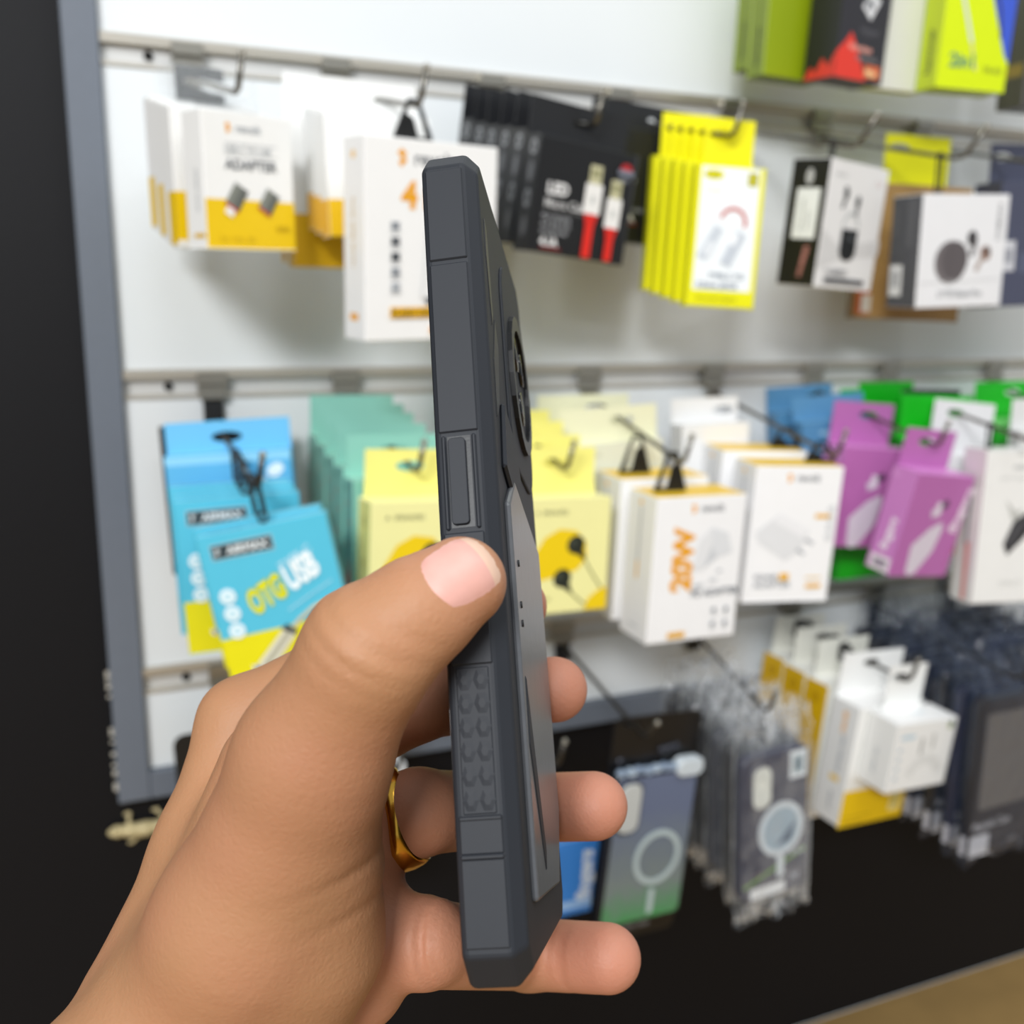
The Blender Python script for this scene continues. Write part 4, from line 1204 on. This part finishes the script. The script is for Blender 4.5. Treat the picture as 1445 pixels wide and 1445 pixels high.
def phone():
    R = GRIP_R @ PH_M
    e = empty('smartphone', (0.06682, -0.71500, -0.03754), R.to_euler())
    tag(e, 'smartphone in a dark grey rugged case held edge on in the hand', 'phone')
    k = .001

    def outline(i, top=87.5, ch=6.5):
        q = .41 * i
        return [(-(top - ch) + q, i), ((top - ch) - q, i), (top - i, ch + q), (top - i, 78 - ch - q), ((top - ch) - q, 78 - i), (-(top - ch) + q, 78 - i), (-(top - i), 78 - ch - q), (-(top - i), ch + q)]
    lay = [(-5.2, 1.0), (-4.3, 0), (4.3, 0), (7.2, 3.0)]
    vs, fs = [], []
    for t, i in lay:
        vs += [(t * k, w * k, u * k) for u, w in outline(i, 88.0)]
    for L in range(3):
        for j in range(8):
            a, b = L * 8 + j, L * 8 + (j + 1) % 8
            fs.append((a, b, b + 8, a + 8))
    fs += [tuple(range(8))[::-1], tuple(range(24, 32))]
    Acc().add(vs, fs, CASE).build('case_shell', e, bevel=.0009, seg=2)
    Acc().prism(rrect(168, 72, 6, 5, 0, 39), lambda u, w, t: (t * k, w * k, u * k), -5.5, -5.15, GLOSS).build('screen', e)
    fn = lambda u, t, w: (t * k, w * k, u * k)     # drawn on the near long edge

    def edge_plate(u0, u1, t0=-4.15, t1=4.15, h=.4, mat=CASE, nm='side_plate', bev=.0003):
        return Acc().box((t0 * k, -h * k, u0 * k), (t1 * k, .2 * k, u1 * k), mat).build(nm, e, bevel=bev)
    edge_plate(58.5, 80.5)
    edge_plate(19.3, 57.6)
    edge_plate(-28.5, -2.0)
    edge_plate(-63.6, -57.0)
    edge_plate(-80.0, -64.4, h=.3)
    edge_plate(-57.6, -56.6, h=.62, nm='edge_ridge')
    edge_plate(-64.5, -63.5, h=.62, nm='edge_ridge')
    # side button with its raised rails
    for t in (-3.6, 2.7):
        Acc().box((t * k, -.62 * k, -1.4 * k), ((t + .9) * k, .2 * k, 18.6 * k), CASE).build('button_rail', e, bevel=.0003)
    Acc().prism(rrect(18.3, 3.6, .8, 4, 8.7, -.4), fn, -1.0, .2, CASE_B if False else CASE).build('power_button', e, bevel=.0004)
    Acc().box((-2.4 * k, -.1 * k, -1.0 * k), (2.4 * k, .1 * k, 18.4 * k), CASE_D).build('button_recess', e)
    # grip with hexagonal studs
    Acc().box((-3.2 * k, -.25 * k, -56.4 * k), (3.2 * k, .1 * k, -29 * k), CASE).build('grip_pad', e, bevel=.0003)
    me = None
    for r in range(6):
        for c in (-1, 1):
            u = -31.4 - r * 4.5
            if me is None:
                pts = [(1.6 * math.cos(math.pi / 3 * q), 2.25 * math.sin(math.pi / 3 * q)) for q in range(6)]
                in_ = [(x * .45, y * .45) for x, y in pts]
                A = Acc()
                v = [(x * k, -.25 * k, y * k) for x, y in pts] + [(x * k, -.44 * k, y * k) for x, y in in_]
                A.add(v, [(j, (j + 1) % 6, 6 + (j + 1) % 6, 6 + j) for j in range(6)] + [tuple(range(6, 12))], CASE)
                s = A.build('grip_stud', e)
                me = s.data
            else:
                s = bpy.data.objects.new('grip_stud', me)
                COL.objects.link(s)
                s.parent = e
            s.location = (c * 1.62 * k, 0, u * k)
    # back: camera plate with ring and lenses, armour ridges, glossy lower plate
    fb = lambda u, w, t: (t * k, w * k, u * k)
    cp = Acc().prism(rrect(54, 44, 12, 6, 48, 50), fb, 6.8, 7.9, CASE).build('camera_plate', e, bevel=.0009, seg=2)
    a = Acc()
    n = 40
    for ph in range(1):
        ri, ro = 14.5, 18.0
        t_ = [2 * math.pi * q / n for q in range(n)]
        a.ring([(47 + ro * math.cos(x) * (1 + .012 * (q % 2)), 50 + ro * math.sin(x) * (1 + .012 * (q % 2))) for q, x in enumerate(t_)], [(47 + ri * math.cos(x), 50 + ri * math.sin(x)) for x in t_], fb, 7.7, 9.0, BLK)
    a.build('camera_ring', cp)
    for u, w in ((54, 45), (54, 56), (41, 50.5)):
        Acc().tube([(7.7 * k, w * k, u * k), (8.6 * k, w * k, u * k)], 4.4 * k, GLOSS, 20).build('camera_lens', cp, True)
    bp = Acc().prism([(-74, 12), (6, 10), (14, 22), (6, 66), (-60, 68), (-76, 56)], fb, 7.0, 8.5, CASE_B).build('back_plate', e, bevel=.0008, seg=2)
    Acc().prism([(-44, 14), (-30, 15), (-66, 30), (-70, 28)], fb, 8.3, 8.75, CASE).build('plate_ridge', bp, bevel=.0002)
    Acc().prism([(14, 10), (30, 14), (26, 30), (10, 44), (4, 40)], fb, 7.0, 8.3, CASE).build('armour_ridge', e, bevel=.0006)
    Acc().prism([(62, 6.5), (72, 7.5), (70, 10), (50, 11.5), (46, 9)], fb, 7.0, 7.45, BLK).build('armour_slot', e, bevel=.0002)
    Acc().prism([(24, 7), (38, 8), (50, 14), (44, 17), (28, 12)], fb, 7.0, 7.45, BLK).build('armour_slot', e, bevel=.0002)
    for u in (-6, -15, -19):
        Acc().tube([(8.4 * k, 17 * k, u * k), (8.75 * k, 17 * k, u * k)], .8 * k, CASE_D, 8).build('plate_stud', bp, True)
    return e


phone()

# ---------------------------------------------------------------- the hand (millimetres in its own frame: x across, y up, z towards the viewer)
HB = Vector([-67.0, -115.4, -222.0])          # wrist, origin of the hand
FOREARM = [([-65.1, -112.2, -222.0], 26), ([-80.3, -136.3, -208.0], 29), ([-103.5, -184.2, -190.0], 33), ([-123.2, -218.4, -172.0], 37)]
PALM = [([-68.0, -53.5, -252.0], 11.0, [-72.6, -81.9, -240.0], 12.8), ([-72.6, -81.9, -240.0], 12.8, [-82.2, -111.3, -230.0], 16), ([-38.9, -47.6, -193.0], 14.2, [-54.5, -84.6, -205.0], 18.5), ([-54.5, -84.6, -205.0], 18.5, [-66.4, -107.1, -215.0], 21), ([-39.5, -55.4, -200.0], 13.0, [-43.2, -74.7, -208.0], 14.6), ([-43.2, -74.7, -208.0], 14.6, [-45.2, -91.2, -212.0], 16.4), ([-45.2, -91.2, -212.0], 16.4, [-54.1, -111.7, -218.0], 17.5), ([-52.9, -59.3, -226.0], 14, [-63.4, -93.2, -226.0], 18), ([-69.6, -73.3, -258.0], 12, [-72.9, -114.2, -236.0], 15), ([-62.0, -91.3, -252.0], 12, [-67.8, -117.6, -236.0], 16), ([-49.8, -105.9, -240.0], 12.5, [-61.7, -118.9, -232.0], 17)]
THUMB = [([-38.9, -47.6, -193.0], 14.2), ([-26.4, -25.7, -184.0], 12.2), ([-17.5, -18.7, -185.0], 9.9), ([-9.7, -13.3, -187.0], 8.7)]
ULNAR = [([-43.3, -76.7, -240.0], 11), ([-38.3, -86.8, -237.0], 10.6), ([-35.3, -98.6, -235.0], 11.6), ([-37.7, -109.5, -235.0], 12), ([-48.9, -118.3, -234.0], 15)]
FINGERS = [[([-68.0, -53.5, -252.0], 11.0), ([-29.7, -33.4, -256.0], 10.0), ([-6.7, -31.0, -290.0], 9.2), ([1.1, -26.6, -281.0], 8.8)], [([-69.0, -72.3, -258.0], 11.5), ([-23.9, -48.1, -252.0], 9.8), ([2.6, -52.1, -289.0], 9.2), ([11.8, -49.0, -274.0], 9.0)], [([-61.6, -90.5, -252.0], 11), ([-22.9, -73.2, -242.0], 10.2), ([3.9, -83.5, -280.0], 9.4), ([21.6, -77.6, -262.0], 8.9)], [([-49.8, -105.0, -240.0], 12.5), ([-20.1, -99.8, -230.0], 9.9), ([4.4, -121.1, -272.0], 9.2), ([24.8, -116.0, -258.0], 8.7)]]
CREASES = [([10.1, -114.7, -255.0], [0.808, 0.202, 0.554], 0.5, 0.7, 9), ([11.9, -114.7, -255.0], [0.808, 0.202, 0.554], 0.4, 0.5, 9), ([-21.1, -95.5, -220.0], [0.935, 0.164, 0.315], 0.8, 1.6, 12), ([-16.4, -98.0, -224.0], [0.935, 0.164, 0.315], 0.5, 0.5, 9), ([-27.1, -22.1, -173.0], [0.467, 0.818, 0.336], 0.8, 0.55, 10), ([-30.1, -25.4, -173.0], [0.467, 0.818, 0.336], 0.8, 0.5, 10), ([-24.2, -18.9, -173.0], [0.467, 0.818, 0.336], 0.8, 0.4, 10), ([-32.6, -28.1, -173.0], [0.467, 0.818, 0.336], 0.8, 0.3, 10), ([-15.8, -11.6, -181.0], [0.795, 0.59, -0.143], 0.8, 0.5, 6), ([-31.1, -70.4, -200.0], [0.255, -0.967, 0.0], 0.9, 0.55, 14), ([-30.7, -79.7, -202.0], [0.21, -0.978, 0.0], 0.9, 0.45, 14)]


def hand_sdf(P):
    d = chain(P, FOREARM, 12)
    for a, ra, b, rb in PALM:
        d = smin(d, sd_cone(P, a, b, ra, rb), 7)
    d = smin(d, chain(P, ULNAR, 5), 2.2)
    d = smin(d, chain(P, THUMB, 3.5), 6)
    f = None
    for c in FINGERS:
        s = chain(P, c, 2.5)
        f = s if f is None else np.minimum(f, s)
    d = smin(d, f, 4.5)
    for p0, ax, sg, am, R in CREASES:
        q = P - np.array(p0, np.float32)
        t = q @ np.array(ax, np.float32)
        d = d + am * np.exp(-t * t / (2 * sg * sg)) * np.exp(-(q * q).sum(1) / (R * R))
    return d.astype(np.float32)


def skin_mat():
    m = bpy.data.materials.new('skin')
    m.use_nodes = True
    nt = m.node_tree
    b = nt.nodes['Principled BSDF']
    b.inputs['Roughness'].default_value = 0.56
    b.inputs['Specular IOR Level'].default_value = 0.4
    b.inputs['Subsurface Weight'].default_value = 0.12
    b.inputs['Subsurface Radius'].default_value = (1.0, 0.35, 0.2)
    b.inputs['Subsurface Scale'].default_value = 0.003
    at = nt.nodes.new('ShaderNodeAttribute')
    at.attribute_name = 'palm_tone'
    tc = nt.nodes.new('ShaderNodeTexCoord')
    n1 = nt.nodes.new('ShaderNodeTexNoise')
    n1.inputs['Scale'].default_value = 45
    n1.inputs['Detail'].default_value = 5
    nt.links.new(tc.outputs['Object'], n1.inputs['Vector'])
    mx = nt.nodes.new('ShaderNodeMix')
    mx.data_type = 'RGBA'
    mx.inputs[6].default_value = lin('#a87a57')
    mx.inputs[7].default_value = lin('#b88762')
    nt.links.new(n1.outputs['Fac'], mx.inputs[0])
    n3 = nt.nodes.new('ShaderNodeTexNoise')
    n3.inputs['Scale'].default_value = 22
    n3.inputs['Detail'].default_value = 3
    nt.links.new(tc.outputs['Object'], n3.inputs['Vector'])
    mr = nt.nodes.new('ShaderNodeMapRange')
    mr.inputs[1].default_value = 0.45
    mr.inputs[2].default_value = 0.75
    mr.inputs[4].default_value = 0.7
    nt.links.new(n3.outputs['Fac'], mr.inputs[0])
    m0 = nt.nodes.new('ShaderNodeMix')
    m0.data_type = 'RGBA'
    m0.inputs[7].default_value = lin('#ae775b')
    nt.links.new(mr.outputs[0], m0.inputs[0])
    nt.links.new(mx.outputs[2], m0.inputs[6])
    mx = m0
    m2 = nt.nodes.new('ShaderNodeMix')
    m2.data_type = 'RGBA'
    m2.inputs[7].default_value = lin('#c4846d')
    nt.links.new(at.outputs['Fac'], m2.inputs[0])
    nt.links.new(mx.outputs[2], m2.inputs[6])
    nt.links.new(m2.outputs[2], b.inputs['Base Color'])
    vo = nt.nodes.new('ShaderNodeTexVoronoi')
    vo.feature = 'DISTANCE_TO_EDGE'
    vo.inputs['Scale'].default_value = 650
    n2 = nt.nodes.new('ShaderNodeTexNoise')
    n2.inputs['Scale'].default_value = 420
    n2.inputs['Detail'].default_value = 6
    nt.links.new(tc.outputs['Object'], vo.inputs['Vector'])
    nt.links.new(tc.outputs['Object'], n2.inputs['Vector'])
    ad = nt.nodes.new('ShaderNodeMath')
    ad.operation = 'MULTIPLY_ADD'
    ad.inputs[1].default_value = 0.9
    nt.links.new(vo.outputs['Distance'], ad.inputs[0])
    nt.links.new(n2.outputs['Fac'], ad.inputs[2])
    bp = nt.nodes.new('ShaderNodeBump')
    bp.inputs['Strength'].default_value = 0.2
    bp.inputs['Distance'].default_value = 0.0006
    nt.links.new(ad.outputs[0], bp.inputs['Height'])
    nt.links.new(bp.outputs['Normal'], b.inputs['Normal'])
    return m


def build_hand():
    allp = [p for p, r in FOREARM] + [p for a in PALM for p in (a[0], a[2])] + [p for p, r in THUMB] + [p for c in FINGERS for p, r in c]
    A = np.array(allp)
    lo, hi = A.min(0) - 44, A.max(0) + 30
    v, f = surface_nets(hand_sdf, lo, hi, 0.95)
    tips = [np.array(c[-1][0]) for c in FINGERS]
    tone = np.zeros(len(v))
    for t in tips:
        q = ((v - t) ** 2).sum(1)
        tone = np.maximum(tone, np.exp(-q / (2 * 15.0 ** 2)))
    for c in FINGERS[1:] + [[0, u] for u in ULNAR]:
        q = ((v - np.array(c[1][0])) ** 2).sum(1)
        tone = np.maximum(tone, .75 * np.exp(-q / (2 * 13.0 ** 2)))
    tt = np.array(THUMB[-1][0])
    tone = np.maximum(tone, .45 * np.exp(-((v - tt) ** 2).sum(1) / (2 * 9.0 ** 2)))
    hb = np.array(HB)
    e = empty('hand', (0.01462, -0.69143, -0.15289), GRIP_R.to_euler())
    tag(e, 'left hand and forearm gripping the phone edge on, thumb in front', 'hand')
    o = np_mesh('skin', (v - hb) * .001, f, skin_mat(), e)
    at = o.data.attributes.new('palm_tone', 'FLOAT', 'POINT')
    at.data.foreach_set('value', tone.astype(np.float32))
    # thumb nail: a curved plate laid on the skin
    tip, ip = np.array(THUMB[-1][0]), np.array(THUMB[-3][0])
    ax = tip - ip
    ax /= np.linalg.norm(ax)
    nrm = np.array([0.12, 0.42, 0.9])
    nrm -= ax * (nrm @ ax)
    nrm /= np.linalg.norm(nrm)
    sd = np.cross(nrm, ax)
    nu, nv_ = 18, 16
    L, Wd = 13.2, 12.6
    cen = tip + ax * 0.9
    pts, fs = [], []
    for j in range(nv_ + 1):
        for i in range(nu + 1):
            a = (i / nu * 2 - 1)
            b = (j / nv_ * 2 - 1)
            # square to rounded shape
            x = a * math.sqrt(1 - .38 * b * b) * L / 2
            y = b * math.sqrt(1 - .30 * a * a) * Wd / 2
            pts.append(cen + ax * x + sd * y + nrm * 14)
    pts = np.array(pts, np.float32)
    for it in range(40):
        dd = hand_sdf(pts)
        pts -= nrm.astype(np.float32) * np.minimum(dd * .8, 1.0)[:, None]
    edge = np.array([max(abs(i / nu * 2 - 1), abs(j / nv_ * 2 - 1)) for j in range(nv_ + 1) for i in range(nu + 1)])
    pts += nrm * (0.42 * (1 - edge ** 6) - .12 * edge ** 6)[:, None]
    for j in range(nv_):
        for i in range(nu):
            q = j * (nu + 1) + i
            fs.append((q, q + 1, q + nu + 2, q + nu + 1))
    nm = M('#d9a498', 0.4, vary=.05, scale=500, name='fingernail')
    free = M('#deb9a2', 0.4, vary=.04, name='nail_free_edge')
    no = np_mesh('thumbnail', (pts - hb) * .001, fs, nm, e)
    no.data.materials.append(free)
    no.data.polygons.foreach_set('material_index', [1 if (q % nu) >= nu - 3 else 0 for q in range(len(fs))])
    no['label'] = 'pink thumbnail'
    return e


build_hand()


# gold ring on the ring finger, a twisted band
def finger_ring():
    ax = np.array([0.9, 0.36, -0.2])
    ax /= np.linalg.norm(ax)
    R = 11.5
    A = Acc()
    n, m = 64, 10
    vs, fs = [], []
    x = np.cross(ax, [0, 0, 1.0])
    x /= np.linalg.norm(x)
    y = np.cross(ax, x)
    for i in range(n):
        t = 2 * math.pi * i / n
        shift = 1.5 * math.sin(2 * t + .6)
        wd = 2.9 + .9 * math.cos(2 * t + .5)
        for j in range(m):
            p = 2 * math.pi * j / m
            rr = R + 1.15 * math.cos(p)
            vs.append(((x * math.cos(t) + y * math.sin(t)) * rr + ax * (shift + wd * math.sin(p))) * .001)
        for j in range(m):
            fs.append((i * m + j, i * m + (j + 1) % m, ((i + 1) % n) * m + (j + 1) % m, ((i + 1) % n) * m + j))
    A.add([tuple(v) for v in vs], fs, M('#dcab45', 0.2, 1.0, vary=.03, name='gold'))
    o = A.build('finger_ring', None, True)
    o.location = (0.06140, -0.67989, -0.11761)
    o.rotation_euler = GRIP_R.to_euler()
    tag(o, 'twisted gold ring worn on the ring finger', 'ring')


finger_ring()
